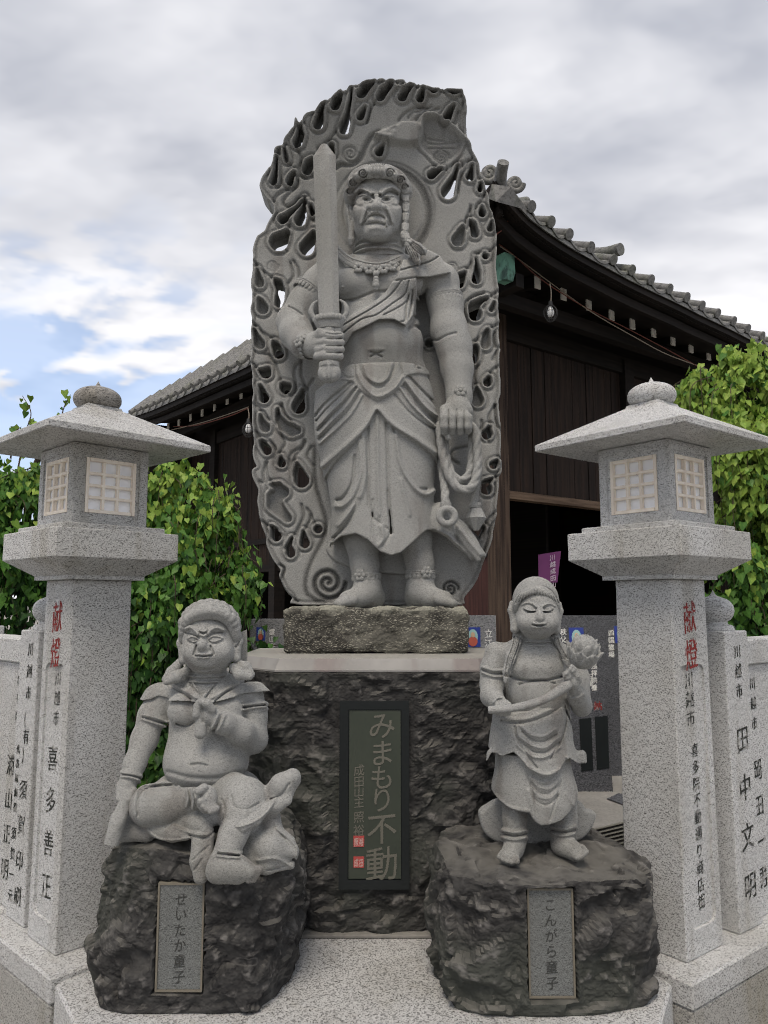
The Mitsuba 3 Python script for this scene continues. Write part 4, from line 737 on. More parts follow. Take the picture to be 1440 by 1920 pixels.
def sash_main():
    K = Clay(*bbox(625, 455, 860, 660, 3.18, 3.62), .0031)
    K.ell(P(712, 535, 3.47), (.214, .134, .184), .02); K.ell(P(712, 600, 3.47), (.194, .137, .165), .04); K.ell(P(712, 645, 3.445), (.211, .172, .175), .04); K.ell(P(790, 498, 3.47), (.12, .10, .06), .05)
    for x in (-1, 1): K.ell(P(709 + 42 * x, 530, 3.395), (.113, .074, .081), .022)
    K.chain(pts(ONE, '800 512 3.48 826 530 3.47 832 555 3.465'), [.097, .094, .09], .03)
    R = Relief(625, 455, 860, 660, .5); sash = [(480, 640), (500, 545), (570, 470), (700, 400), (800, 320), (850, 245), (880, 215), (920, 100), (1010, 60), (1090, 30), (1170, 70), (1245, 185), (1100, 215), (1010, 215), (1015, 330), (990, 470), (940, 545), (860, 500), (760, 500), (660, 550), (580, 590), (530, 670), (500, 690)]
    R.frame(*S2).region(sash, 7, 1.2)
    draw(R, S2, 1.4, -4, '500 550 600 490 720 420 830 340 910 240', '520 590 640 500 740 470 840 400 930 330 960 240', '960 330 940 420 935 500 900 520', '985 300 975 400 960 490', '850 240 920 230 1010 215', '900 170 1000 140 1100 110 1160 75', '790 470 860 435 920 400 940 380'); draw(R, S2, 2.4, 3.0, '500 570 620 495 730 445 840 370 930 280', '540 620 640 545 760 490 800 480', '810 430 870 450 930 410', '1000 260 1010 380 980 500', '880 200 1000 175 1150 150 1230 160')
    K.relief(R, PX * 1.35)
    # what lies outside the cloth is cut away
    M = Relief(625, 455, 860, 660, .5); M.frame(*S2).region(sash, 1, .6); u, v = K.uv(); sh = K.D.shape
    q = ndimage.map_coordinates(M.h, [np.broadcast_to((v - M.v0) / M.s, sh), np.broadcast_to((u - M.u0) / M.s, sh)], order=1, mode='nearest')
    K.D = np.maximum(K.D, ((.5 - q) * .006).astype(np.float32)); K.D = np.maximum(K.D, (K.ax[1] - 3.50)[None, :, None].astype(np.float32))
    return K.mesh()
add('sash', sash_main(), MS, G, smooth=True)
# jewellery: cords with hanging scallops, pressed to the skin
def band(center, axis, r, w, n, label, tooth=.016, flower=None):
    """two cords and a row of scallops round a limb"""
    Rm = rot_to(axis); c = np.asarray(center); ms = []
    for k in (0, 1):
        t = np.linspace(0, 2 * np.pi, 41); ms.append(tube(c + np.outer(np.cos(t), Rm[0]) * r + np.outer(np.sin(t), Rm[1]) * r + Rm[2] * (k * w), w * .55, 6))
    for i in range(n):
        a = 2 * np.pi * i / n; d = Rm[0] * math.cos(a) + Rm[1] * math.sin(a); e = trimesh.creation.icosphere(subdivisions=1, radius=1); e.apply_scale((np.pi * r / n * .98, tooth * .32, tooth * 1.05))
        ms.append(xf(e, c + d * (r - .001) - Rm[2] * tooth * .75, np.cross(Rm[2], d), d, Rm[2]))
    if flower is not None:
        f = np.asarray(flower) / np.linalg.norm(flower); f = f - Rm[2] * (f @ Rm[2]); f /= np.linalg.norm(f); s = np.cross(Rm[2], f); o = c + f * (r + .004) + Rm[2] * w * .3
        for i in range(6):
            a = i * np.pi / 3; e = trimesh.creation.icosphere(subdivisions=1, radius=1); e.apply_scale((.012, .012, .007)); ms.append(xf(e, o + (s * math.cos(a) + Rm[2] * math.sin(a)) * .017, s, Rm[2], f))
        e = trimesh.creation.icosphere(subdivisions=1, radius=.009); e.apply_translation(o + f * .004); ms.append(e)
    return add(label, cat_(ms), MS, G, smooth=40)
def limb(a, b): return np.asarray(a) - np.asarray(b)
band(P(582, 548, 3.455), limb(P(600, 535, 3.46), P(572, 568, 3.45)), .082, .010, 26, 'armlet'); band(P(834, 563, 3.467), limb(P(826, 530, 3.47), P(838, 590, 3.46)), .083, .010, 26, 'armlet')
band(P(578, 649, 3.300), limb(P(570, 645, 3.32), P(586, 650, 3.285)), .058, .008, 18, 'bracelet', .014, (-.5, -1, 0)); band(P(861, 743, 3.412), -limb(P(857, 690, 3.44), P(861, 745, 3.41)), .058, .008, 18, 'bracelet', .014, (0, -1, 0))
band(P(687, 1080, 3.475), (0, 0, 1), .064, .009, 18, 'anklet', .016, (-.45, -1, 0)); band(P(788, 1075, 3.475), (0, 0, 1), .065, .009, 18, 'anklet', .016, (.4, -1, 0))
def necklace():
    ms = []; l = spline(pts(S2, '470 20 3.40 500 55 3.375 560 105 3.35 640 135 3.337 740 150 3.335 820 135 3.34 900 100 3.36'), 6)
    ms.append(tube(l, .0065, 6)); ms.append(tube(l + [0, -.004, .018], .005, 6))
    for i in range(2, len(l) - 1):
        t = l[min(i + 1, len(l) - 1)] - l[i - 1]; t /= np.linalg.norm(t); f = np.array([0, -1, -.2]); e = trimesh.creation.icosphere(subdivisions=1, radius=1); e.apply_scale((.0085, .0075, .013)); s = np.cross(f, t); ms.append(xf(e, l[i] + [0, 0, -.014], t, f, s / np.linalg.norm(s)))
    for x, y in ((740, 165), (620, 150), (850, 140), (690, 160), (790, 158)):
        o = pts(S2, f'{x} {y} 3.322')[0]
        for k in range(6): e = trimesh.creation.icosphere(subdivisions=1, radius=.011); e.apply_scale((1, .7, 1)); e.apply_translation(o + np.array([math.cos(k * 1.047), 0, math.sin(k * 1.047)]) * .014); ms.append(e)
    for v, r in ((195, .014), (225, .013), (250, .016), (270, .017), (290, .010)): e = trimesh.creation.icosphere(subdivisions=2, radius=r); e.apply_translation(pts(S2, f'738 {v} 3.318')[0]); ms.append(e)
    return cat_(ms)
add('necklace', necklace(), MS, G, smooth=40)
# sword
def sword():
    a, b = P(617.5, 604, 3.215), P(607.5, 270, 3.215); ax = b - a; L = np.linalg.norm(ax); ez = ax / L; ey = np.array([0, 1.0, 0]) - ez * ez[1]; ey /= np.linalg.norm(ey); ex_ = np.cross(ey, ez)
    def sec(z, w): return [(s * w, 0, z) for s in (-1, 1)] + [(s * w * .42, t * .017, z) for s in (-1, 1) for t in (-1, 1)]
    bl = hull(np.array(sec(0, .0445) + sec(L - .058, .0505) + [(0.012, 0, L), (-.012, 0, L), (0, .01, L - .004), (0, -.01, L - .004)]))
    s = add('sword', xf(bl, a, ex_, ey, ez), MS, G)
    W = lambda m: xf(m, a, ex_, ey, ez)
    cup = trimesh.creation.revolve(np.array([(.001, -.03), (.052, -.03), (.058, -.018), (.066, -.002), (.069, .016), (.060, .022), (.001, .020)]), sections=28); cup.apply_scale((1, .62, 1)); ms = [cup]
    for x in (-1, 1): ms.append(tube(spline([(x * .058, 0, .012), (x * .078, 0, .045), (x * .070, 0, .08), (x * .048, 0, .10)], 5), np.interp(np.linspace(0, 1, 16), [0, .4, 1], [.011, .0125, .004]), 8))
    for i in range(9):
        e = trimesh.creation.icosphere(subdivisions=1, radius=.012); t = -1 + i / 4; e.apply_scale((1, .7, 1.2)); e.apply_translation((t * .062, -.040 * math.sqrt(max(1 - t * t, 0)) - .004, .012)); ms.append(e)
    add('guard', W(cat_(ms)), MS, s, smooth=45)
    add('hilt', W(tri(man(trimesh.creation.cylinder(.027, .19, sections=24)).translate((0, 0, -.105)))), MS, s, smooth=45)
    K = Clay((-.07, -.06, -.12), (.07, .06, .06), .003); K.ell((0, 0, -.005), (.050, .034, .046), .01); K.put((-.06, -.05, .02), (.06, .05, .06), lambda x, y, z: np.maximum(np.abs(z - .030) - .010, np.sqrt(x * x + (y * 1.2) ** 2) - .044), .006)
    for x in (-1, 1): K.cone((x * .021, -.038, .012), (x * .022, -.036, -.022), .012, .010, .005, '-')
    K.ell((0, -.030, -.005), (.007, .008, .038), .004)
    q = K.mesh(); add('pommel', xf(q, P(617.5, 697, 3.215), ex_, ey, ez), MS, s, smooth=True)
sword()
# rope: laid strands, a ring and a weight at its ends
def twisted(path, r, lay=.055, n=14, strands=3, depth=.34):
    p = np.asarray(path, float); s = np.r_[0, np.cumsum(np.linalg.norm(np.diff(p, axis=0), axis=1))]; N = int(s[-1] / .005); q = np.stack([np.interp(np.linspace(0, s[-1], N), s, p[:, k]) for k in range(3)], 1)
    m = tube(q, r, n * 2); v = m.vertices.copy(); i = np.minimum(np.arange(len(v)) // (2 * n), N - 1); ctr = q[i]; j = np.arange(len(v)) % (2 * n); d = v - ctr
    ph = 2 * np.pi * j / (2 * n) * strands + np.linspace(0, s[-1], N)[i] / lay * 2 * np.pi; f = 1 - depth * (1 - np.abs(np.cos(ph / 2)) ** .6)
    m.vertices = ctr + d * f[:, None]; return m
lo = spline(pts(S3, '950 480 3.40 955 560 3.385 970 680 3.37 1000 800 3.355 1050 890 3.345 1115 930 3.335 1175 900 3.345 1205 800 3.355 1205 650 3.36 1190 530 3.36 1150 490 3.37'), 8)
li = spline(pts(S3, '985 600 3.40 1000 720 3.39 1035 820 3.375 1090 865 3.37 1145 830 3.375 1165 740 3.385 1168 640 3.39 1170 540 3.39'), 8)
rp = add('rope', cat_([twisted(lo, .0205), twisted(li, .019)]), MS, G, smooth=50)
add('rope_end', twisted(spline(pts(S3, '955 640 3.43 965 780 3.43 985 900 3.38 990 1020 3.34'), 8), .020), MS, rp, smooth=50); add('rope_end', twisted(spline(pts(S3, '1212 700 3.40 1208 820 3.41 1195 930 3.42 1185 1030 3.42'), 8), .0185), MS, rp, smooth=50)
to = trimesh.creation.torus(.0335, .0155, major_sections=36, minor_sections=16); o = pts(S3, '1002 1108 3.325')[0]; add('ring', cat_([xf(to, o, (1, 0, 0), (0, 0, 1), (0, -1, 0)), lathe([(0, -.012), (.024, -.012), (.026, 0), (.024, .012), (0, .012)], pts(S3, '992 1030 3.34')[0], 20)]), MS, rp, smooth=60)
o = pts(S3, '1190 1035 3.415')[0]; z = lambda v: pts(S3, f'1190 {v} 3.415')[0][2] - o[2]
add('weight', cat_([lathe([(0, z(1150)), (.0, z(1208)), (.012, z(1205)), (.046, z(1120)), (.026, z(1055)), (0, z(1055))][1:], o + [.004, 0, 0], 8), lathe([(0, -.012), (.026, -.012), (.029, 0), (.026, .012), (0, .012)], o, 20)]), MS, rp)
# ---------------------------------------------------------------- the seated attendant
S5, S6, PS = ((180, 1100), 3.31), ((820, 1060), 3.311), .0018
SF, SG = ((310, 1110), 7.579), ((920, 1070), 9.0)
MS2 = mat('attendant_stone', statue_fn(.30, 1.15), .78)
def ch(K, fr, l, rs, k=.01, op='+', fy=1.0):
    """a chain: 'x y depth ...' and radii in drawing pixels"""
    K.chain(pts(fr, l), np.asarray(rs, float) / fr[1] * PS, k, op, fy)
def el(K, fr, x, y, d, rx, ry, rz, k=.01, op='+', deg=0):
    c = pts(fr, f'{x} {y} {d}')[0]; K.ell(c, np.array([rx / fr[1] * PS, ry, rz / fr[1] * PS]), k, op, R=tilt(deg) if deg else None)
def hoop(K, fr, x, y, d, r, w, ax=(0, 0, 1), k=.003):
    c, Rm = pts(fr, f'{x} {y} {d}')[0], rot_to(ax); t = np.linspace(0, 2 * np.pi, 22); r, w = r / fr[1] * PS, w / fr[1] * PS
    K.chain(c + np.outer(np.cos(t), Rm[0]) * r + np.outer(np.sin(t), Rm[1]) * r, np.full(22, w), k)
A1 = thing('seated_attendant_statue', 'grey stone seated attendant statue with one leg crossed and a club', 'statue', 'small attendant statues')
def seated_head():
    K = Clay(*bbox(325, 1118, 460, 1290, 2.46, 2.80), .0025)
    el(K, S5, 700, 330, 2.66, 165, .088, 190, .01); el(K, S5, 705, 400, 2.645, 158, .082, 120, .02); el(K, S5, 695, 455, 2.635, 115, .075, 72, .03)
    for x in (-1, 1): el(K, S5, 692 + 82 * x, 405, 2.585, 66, .034, 60, .03)
    ch(K, S5, '695 640 2.70 695 500 2.69', [125, 115], .015)
    for y in (548, 580): el(K, S5, 692, y, 2.685, 128 + (y - 548) * .6, .07, 15, .008)
    ch(K, S5, '660 325 2.578 655 362 2.553', [22, 34], .015)
    for x in (-1, 1): el(K, S5, 665 + 33 * x, 378, 2.565, 24, .013, 18, .007)
    for x, e in ((600, 322), (742, 328)): el(K, S5, x, e, 2.565, 42, .012, 24, .01, '-'); el(K, S5, x, e + 2, 2.578, 36, .012, 19, .003)
    for x, y0 in ((535, 330), (878, 320)):
        s = -1 if x < 700 else 1; ch(K, S5, f'{x} {y0 - 30} 2.655 {x + 8 * s} {y0 + 20} 2.65 {x - 4 * s} {y0 + 80} 2.645 {x - 8 * s} {y0 + 125} 2.64', [20, 26, 24, 30], .008)
    R = Relief(325, 1118, 460, 1290, .5)
    draw(R, SF, 3.6, 5.5, '290 520 350 500 410 540 470 600', '600 600 660 530 740 505 830 540'); draw(R, SF, 2.0, 4, '480 545 540 560 585 550', '490 600 540 625 590 605')
    draw(R, SF, 1.2, -3.5, '290 580 360 600 420 620 470 635', '590 635 660 590 740 580 820 575', '470 540 490 580 480 610', '600 545 590 590 600 610', '500 575 540 590 580 575')
    draw(R, SF, 1.2, 2.6, '320 660 370 635 430 645 465 670', '615 665 670 630 740 630 820 655'); draw(R, SF, 1.0, 2, '330 670 390 708 450 695', '620 680 680 710 750 690 810 660')
    draw(R, SF, 1.8, -3, '445 760 425 830 400 890', '640 770 670 840 690 880'); draw(R, SF, 1.5, -4, '430 905 500 910 560 915 620 905 670 895'); draw(R, SF, 2.6, 3, '470 930 540 945 610 935'); draw(R, SF, 2.2, 2.5, '450 885 540 890 640 880'); draw(R, SF, 1.2, -2, '480 950 550 955 620 948')
    draw(R, SF, 1.4, -3.5, '1000 650 1030 620 1055 660 1030 750 1000 780', '230 650 215 700 235 740'); draw(R, SF, 2, -2, '480 1090 580 1110 680 1085')
    K.relief(R, PS * 1.65); return K.mesh(.35)
add('head', seated_head(), MS2, A1, smooth=True)
def seated_hair():
    K = Clay(*bbox(300, 1118, 490, 1300, 2.48, 2.86), .0026)
    el(K, S5, 705, 250, 2.70, 164, .092, 145, .01); el(K, S5, 705, 330, 2.73, 160, .07, 190, .02)
    for i in range(110):
        z = 1 - i / 75; a = i * 2.39996; q = math.sqrt(max(0, 1 - z * z)); w_ = np.array([q * math.cos(a), q * math.sin(a), z])
        if w_[1] < -.35 and z < .55 or z < -.2: continue
        K.ell(pts(S5, '705 250 2.70')[0] + w_ * [164 / 3.31 * PS, .092, 145 / 3.31 * PS], .0205, .003)
    hl = spline(pts(S5, '545 330 2.65 552 250 2.63 592 196 2.61 650 172 2.595 710 165 2.59 775 176 2.60 828 212 2.615 862 285 2.635 872 330 2.655'), 3); K.chain(hl, .016, .012)
    for i, q in enumerate(spline(pts(S5, '545 280 2.63 560 225 2.61 600 185 2.595 650 160 2.585 715 152 2.58 780 165 2.59 835 200 2.605 865 265 2.63'), 2)): K.ell(q, (.0175, .019, .0165), .004)
    for i in range(8): q = pts(S5, f'{570 + i * 39} {130 + 70 * ((i - 3.5) / 3.5) ** 2} 2.62')[0]; K.ell(q, (.0185, .024, .018), .005)
    for l in ('520 470 2.65 470 530 2.62 430 575 2.60', '560 520 2.63 500 560 2.60 440 590 2.59', '880 480 2.65 930 500 2.62 965 545 2.61', '850 500 2.62 890 545 2.595 950 560 2.60'): ch(K, S5, l, [26, 34, 22] if len(l.split()) == 9 else [26, 30], .006)
    return K.mesh(.35)
add('hair', seated_hair(), MS2, A1, smooth=True)
def seated_body():
    K = Clay(*bbox(186, 1240, 520, 1620, 2.34, 2.95), .0034)
    el(K, S5, 690, 780, 2.70, 235, .10, 250, .02); el(K, S5, 690, 960, 2.69, 230, .115, 220, .04); el(K, S5, 685, 1090, 2.675, 258, .155, 180, .05); el(K, S5, 690, 640, 2.72, 250, .08, 90, .05)
    for x in (-1, 1): el(K, S5, 678 + 118 * x, 775, 2.625, 112, .055, 100, .018)
    ch(K, S5, '400 690 2.71 350 800 2.69 300 950 2.655 240 1100 2.60 215 1190 2.56', [82, 84, 78, 62, 50], .02)
    ch(K, S5, '960 690 2.71 975 800 2.70 980 940 2.685', [84, 84, 82], .02); ch(K, S5, '975 950 2.685 900 900 2.60 790 845 2.54 745 820 2.53', [84, 74, 58, 52], .02)
    el(K, S5, 185, 1260, 2.545, 58, .034, 75, .012)                                        # hand on the club
    for i in range(4): ch(K, S5, f'{150 + i * 22} {1270 + i * 8} 2.515 {145 + i * 18} {1315 + i * 8} 2.505 {165 + i * 14} {1345 + i * 6} 2.52', [21, 20, 16], .005)
    ch(K, S5, '230 1270 2.53 225 1340 2.515 200 1380 2.52', [26, 22, 17], .006)
    el(K, S5, 695, 790, 2.525, 62, .033, 62, .01)                                           # fist at the breast
    for i in range(4): ch(K, S5, f'{668 - i * 8} {720 + i * 24} 2.508 {640 - i * 6} {722 + i * 24} 2.50 {622 - i * 2} {738 + i * 24} 2.52', [21, 20, 17], .005)
    ch(K, S5, '720 760 2.50 690 725 2.488 655 712 2.49', [26, 23, 19], .006)
    ch(K, S5, '655 810 2.515 648 905 2.515', [30, 38], .004)
    for x, y, d, ax in ((362, 800, 2.69, (.3, .2, 1)), (352, 835, 2.685, (.3, .2, 1)), (978, 760, 2.70, (0, 0, 1)), (980, 728, 2.70, (0, 0, 1))): hoop(K, S5, x, y, d, 84, 9, ax)
    for x, y, d, ax in ((222, 1165, 2.575, (.3, .5, 1)), (214, 1195, 2.562, (.3, .5, 1)), (770, 845, 2.537, (1, .5, -.4)), (795, 858, 2.545, (1, .5, -.4))): hoop(K, S5, x, y, d, 56, 9, ax)
    R = Relief(186, 1240, 520, 1620, .75)
    draw(R, S5, 2, -3.5, '500 850 560 865 610 840', '590 1105 640 1100 685 1112'); draw(R, S5, 3, -2.5, '660 760 665 840'); draw(R, S5, 4, -2, '450 1150 560 1180 680 1190 800 1180 920 1150')
    for l in ('290 795 370 815 440 840', '290 825 360 848 430 868', '915 735 990 725 1050 720', '915 765 990 752 1055 748', '160 1180 215 1185 265 1200', '150 1150 215 1160 280 1175', '760 790 735 850 715 885', '800 800 780 850 755 895'): draw(R, S5, 2.2, 3.5, l)
    draw(R, S5, 1.3, -3, '290 812 360 833 440 855', '915 750 990 740 1055 735', '155 1168 215 1174 272 1190', '780 795 757 850 735 890')
    K.relief(R, PS * 1.65); return K.mesh(.35)
add('body', seated_body(), MS2, A1, smooth=True)
def seated_robe():
    K = Clay(*bbox(225, 1420, 580, 1690, 2.28, 2.98), .0034)
    el(K, S5, 690, 1250, 2.70, 330, .17, 130, .03)
    ch(K, S5, '430 1330 2.60 330 1360 2.52', [110, 105], .02); ch(K, S5, '330 1365 2.51 450 1360 2.49 600 1325 2.47', [104, 96, 72], .02)
    ch(K, S5, '820 1280 2.60 930 1320 2.50', [130, 118], .03); ch(K, S5, '930 1330 2.50 890 1420 2.48', [120, 110], .02)
    el(K, S5, 905, 1372, 2.505, 148, .088, 122, .02)
    ch(K, S5, '790 1440 2.46 830 1485 2.425 910 1490 2.41 990 1450 2.43 1060 1370 2.46', [20, 24, 26, 26, 24], .015)
    # cloth that hangs and spreads over the stone
    for l, r in (('430 1440 2.52 640 1460 2.46 740 1430 2.47', [60, 60, 45]), ('350 1500 2.52 480 1535 2.45 560 1545 2.44', [40, 40, 25]), ('650 1480 2.44 700 1530 2.43', [50, 35]), ('640 1560 2.43 640 1700 2.405 650 1800 2.395', [42, 48, 40]), ('700 1560 2.43 690 1700 2.405', [30, 34]),
        ('1040 1330 2.52 1150 1230 2.50 1220 1180 2.50', [50, 62, 48]), ('1060 1340 2.52 1170 1290 2.50 1240 1210 2.505', [50, 44, 26]), ('1060 1400 2.50 1120 1350 2.48 1185 1325 2.48', [45, 42, 30]), ('1080 1420 2.52 1100 1530 2.50 1200 1580 2.49', [60, 55, 34]), ('980 1560 2.50 1080 1620 2.47 1210 1640 2.48', [70, 90, 40]), ('920 1640 2.49 1060 1710 2.46 1200 1720 2.48', [60, 62, 30]), ('140 1440 2.60 200 1500 2.56 320 1530 2.53', [50, 70, 50]), ('220 1420 2.62 330 1480 2.57', [60, 50])): ch(K, S5, l, r, .012)
    R = Relief(225, 1420, 580, 1690, .6)
    draw(R, S5, 2.0, 2.4, '245 1420 235 1340 270 1250 340 1225 480 1215 520 1240', '790 1480 880 1490 980 1460 1060 1400 1110 1330', '320 1510 380 1560 480 1575 590 1555'); draw(R, S5, 1.5, -2.6, '262 1420 258 1340 290 1270 350 1245 470 1232', '500 1490 600 1545 690 1555 760 1490', '840 1300 860 1370 930 1385 1010 1345', '790 1450 800 1380 780 1320', '600 1700 650 1650 700 1610', '610 1760 660 1690', '1080 1320 1150 1290 1200 1220', '1100 1480 1150 1540 1240 1600', '1060 1760 1150 1740 1230 1690')
    draw(R, S5, 3, 3, '480 1485 590 1530 690 1540', '1120 1500 1180 1550 1245 1620 1245 1690', '1000 1700 1120 1690 1220 1740')
    K.relief(R, PS * 1.65); return K.mesh(.4)
add('robe', seated_robe(), MS2, A1, smooth=True)
def seated_legs():
    K = Clay(*bbox(340, 1460, 520, 1680, 2.24, 2.72), .0026)
    ch(K, S5, '560 1325 2.47 640 1310 2.435', [62, 50], .01); el(K, S5, 690, 1320, 2.415, 58, .026, 78, .012, deg=0)          # crossed foot, sole up
    for i, (x, y) in enumerate(((640, 1260), (655, 1325), (672, 1352), (692, 1372), (715, 1388))): ch(K, S5, f'{x + 30} {y - 12} 2.40 {x - 6} {y + 8} 2.385', [24 - i, 21 - i * 1.5], .004)
    ch(K, S5, '900 1420 2.46 850 1540 2.43 815 1640 2.405', [92, 76, 64], .02); ch(K, S5, '815 1640 2.405 770 1750 2.385', [66, 58], .02); ch(K, S5, '770 1730 2.38 880 1745 2.35 950 1765 2.345', [64, 58, 44], .02); ch(K, S5, '745 1775 2.385 880 1785 2.36', [52, 48], .02)
    for i in range(5): ch(K, S5, f'{960 - i * 4} {1755 + i * 17} 2.34 {1018 - i * 9} {1752 + i * 18} 2.345', [23 - i * 2, 18 - i * 1.6], .004)
    for y in (1640, 1676): hoop(K, S5, 822 - (y - 1640) * .5, y, 2.405 - (y - 1640) * .0003, 68, 11, (.15, .1, 1))
    R = Relief(340, 1460, 520, 1680, .5); draw(R, S5, 2.2, 3.2, '560 1260 570 1320 560 1370', '590 1250 605 1320 600 1380', '760 1640 820 1648 890 1655', '750 1672 820 1680 890 1685'); draw(R, S5, 1.3, -3, '576 1260 588 1320 580 1375', '755 1657 820 1664 890 1670'); K.relief(R, PS * 1.65)
    return K.mesh(.35)
add('legs', seated_legs(), MS2, A1, smooth=True)
def seated_shawl():
    K = Clay(*bbox(262, 1250, 512, 1345, 2.44, 2.90), .0028)
    el(K, S5, 690, 640, 2.72, 272, .098, 108, .05); el(K, S5, 690, 780, 2.70, 256, .119, 270, .02); ch(K, S5, '400 690 2.71 355 775 2.69', [96, 98], .02); ch(K, S5, '960 690 2.71 975 780 2.70', [98, 98], .02); ch(K, S5, '345 690 2.69 310 720 2.68', [50, 30], .03); ch(K, S5, '1010 650 2.69 1065 665 2.69', [50, 26], .03)
    for x in (-1, 1): el(K, S5, 678 + 118 * x, 775, 2.622, 134, .076, 122, .018)
    ch(K, S5, '620 650 2.60 655 700 2.585 690 720 2.585', [40, 36, 24], .02)
    R = Relief(262, 1250, 512, 1345, .5); draw(R, S5, 1.5, -4, '445 600 520 650 590 700', '930 590 830 640 740 710', '560 540 600 620 655 685', '800 530 740 610 680 690'); draw(R, S5, 3, 3, '480 600 560 650 620 690', '880 600 800 640 720 690'); K.relief(R, PS * 1.65)
    # the hem and the open front
    xs, ys = np.array([250, 310, 350, 440, 520, 600, 645, 680, 740, 830, 930, 1000, 1070, 1110], float), np.array([720, 712, 690, 712, 700, 705, 712, 725, 712, 690, 672, 668, 664, 664], float); q = pts(S5, ' '.join(f'{a} {b} 2.60' for a, b in zip(xs, ys))); K.below(lambda x: np.interp(x, q[:, 0], q[:, 2]))
    v = [(560, 480), (585, 560), (655, 680), (700, 640), (800, 520), (800, 400), (560, 400)]; M = Relief(262, 1250, 512, 1345, .5).frame(*S5).region(v, 1, .6); u, w = K.uv(); sh = K.D.shape
    m = ndimage.map_coordinates(M.h, [np.broadcast_to((w - M.v0) / M.s, sh), np.broadcast_to((u - M.u0) / M.s, sh)], order=1, mode='nearest'); K.D = np.maximum(K.D, ((m - .5) * .006).astype(np.float32))
    return K.mesh(.4)
add('shawl', seated_shawl(), MS2, A1, smooth=True)
cl = spline(pts(S5, '185 1320 2.505 160 1400 2.495 130 1480 2.485 95 1600 2.475'), 8)
add('club', twisted(cl, np.interp(np.linspace(0, 1, int(np.sum(np.linalg.norm(np.diff(cl, axis=0), axis=1)) / .005)), [0, .5, 1], [.019, .026, .023]), .09, 12, 3, .12), MS2, A1, smooth=50)
bk = hull([P(u, v, y) for y in (2.76, 2.80) for u, v in ((452, 1185), (463, 1180), (464, 1230), (458, 1280), (445, 1280), (440, 1200))]); add('back_slab', bk, MS2, A1)
# ---------------------------------------------------------------- the standing child attendant
A2 = thing('child_attendant_statue', 'grey stone child attendant statue standing barefoot and holding a lotus', 'statue', 'small attendant statues')
def child_head():
    K = Clay(*bbox(945, 1072, 1065, 1230, 2.44, 2.82), .0025)
    el(K, S6, 612, 270, 2.65, 136, .088, 165, .01); el(K, S6, 618, 330, 2.635, 132, .08, 108, .02); el(K, S6, 625, 395, 2.625, 82, .062, 50, .03)
    for x in (-1, 1): el(K, S6, 622 + 68 * x, 355, 2.575, 56, .032, 52, .03)
    ch(K, S6, '610 620 2.70 610 450 2.68', [118, 96], .015)
    for y in (470, 492): el(K, S6, 612, y, 2.675, 104 + (y - 470) * .7, .062, 12, .006)
    ch(K, S6, '636 270 2.568 638 325 2.543', [15, 24], .012)
    for x in (-1, 1): el(K, S6, 637 + 19 * x, 337, 2.556, 15, .010, 12, .006)
    for x, y in ((575, 272), (688, 278)): el(K, S6, x, y, 2.568, 44, .010, 24, .008, '-'); el(K, S6, x, y, 2.580, 40, .015, 24, .004)
    for x, y0 in ((462, 250), (757, 255)):
        s = -1 if x < 600 else 1; ch(K, S6, f'{x} {y0 - 15} 2.645 {x + 2 * s} {y0 + 30} 2.64 {x - 12 * s} {y0 + 100} 2.635 {x - 18 * s} {y0 + 145} 2.63', [16, 22, 20, 28], .007)
    R = Relief(945, 1072, 1065, 1230, .5)
    draw(R, SG, 1.6, 1.7, '525 585 580 550 650 545 720 570 770 605', '880 600 930 570 1000 560 1085 600'); draw(R, SG, 1.2, -0.9, '530 600 590 570 660 565 740 600', '890 615 950 580 1020 580 1085 620')
    draw(R, SG, 1.1, -2.8, '560 650 620 680 690 692 755 685', '890 690 950 695 1010 685 1050 665'); draw(R, SG, 1.1, 2.2, '570 640 630 665 700 675 755 668', '890 672 950 678 1010 668')
    draw(R, SG, 1.2, -3.6, '705 910 760 920 820 925 870 920 930 910'); draw(R, SG, 2.2, 3.6, '740 955 830 970 900 950'); draw(R, SG, 1.8, 3.0, '740 895 800 895 830 905 870 893 910 895'); draw(R, SG, 1.2, -2, '770 975 830 982 880 972')
    K.relief(R, PS * 1.65); return K.mesh(.35)
add('head', child_head(), MS2, A2, smooth=True)
def child_hair():
    K = Clay(*bbox(930, 1072, 1080, 1290, 2.44, 2.86), .0025)
    el(K, S6, 610, 225, 2.682, 146, .094, 160, .01); el(K, S6, 610, 300, 2.715, 148, .075, 150, .02)
    hl = spline(pts(S6, '483 280 2.625 492 225 2.606 530 185 2.587 580 165 2.578 612 155 2.576 650 168 2.578 700 190 2.587 735 225 2.606 748 280 2.625'), 3); K.chain(hl, .008, .012)
    for l, r in (('495 400 2.66 490 480 2.63 455 570 2.61 430 660 2.60 422 720 2.60', [24, 28, 30, 24, 12]), ('730 410 2.66 740 480 2.63 785 560 2.62 815 630 2.61', [22, 26, 26, 12])): ch(K, S6, l, r, .006, fy=.8)
    R = Relief(930, 1072, 1080, 1290, .5)
    for i in range(15): x = 500 + i * 17; R.frame(*S6).stroke([(620 + (x - 620) * .5, 132 + abs(x - 620) * .05), (620 + (x - 620) * .85, 152 + abs(x - 620) * .16), (620 + (x - 620) * 1.12, 176 + abs(x - 620) * .5)], 0.9, -1.9)
    for o in (-16, -5, 6, 17): draw(R, S6, 1.0, -3, f'{495 + o} 440 {485 + o} 500 {452 + o} 590 {430 + o * .6} 690', f'{728 + o} 450 {748 + o} 510 {790 + o} 580')
    K.relief(R, PS * 1.65); return K.mesh(.4)
add('hair', child_hair(), MS2, A2, smooth=True)
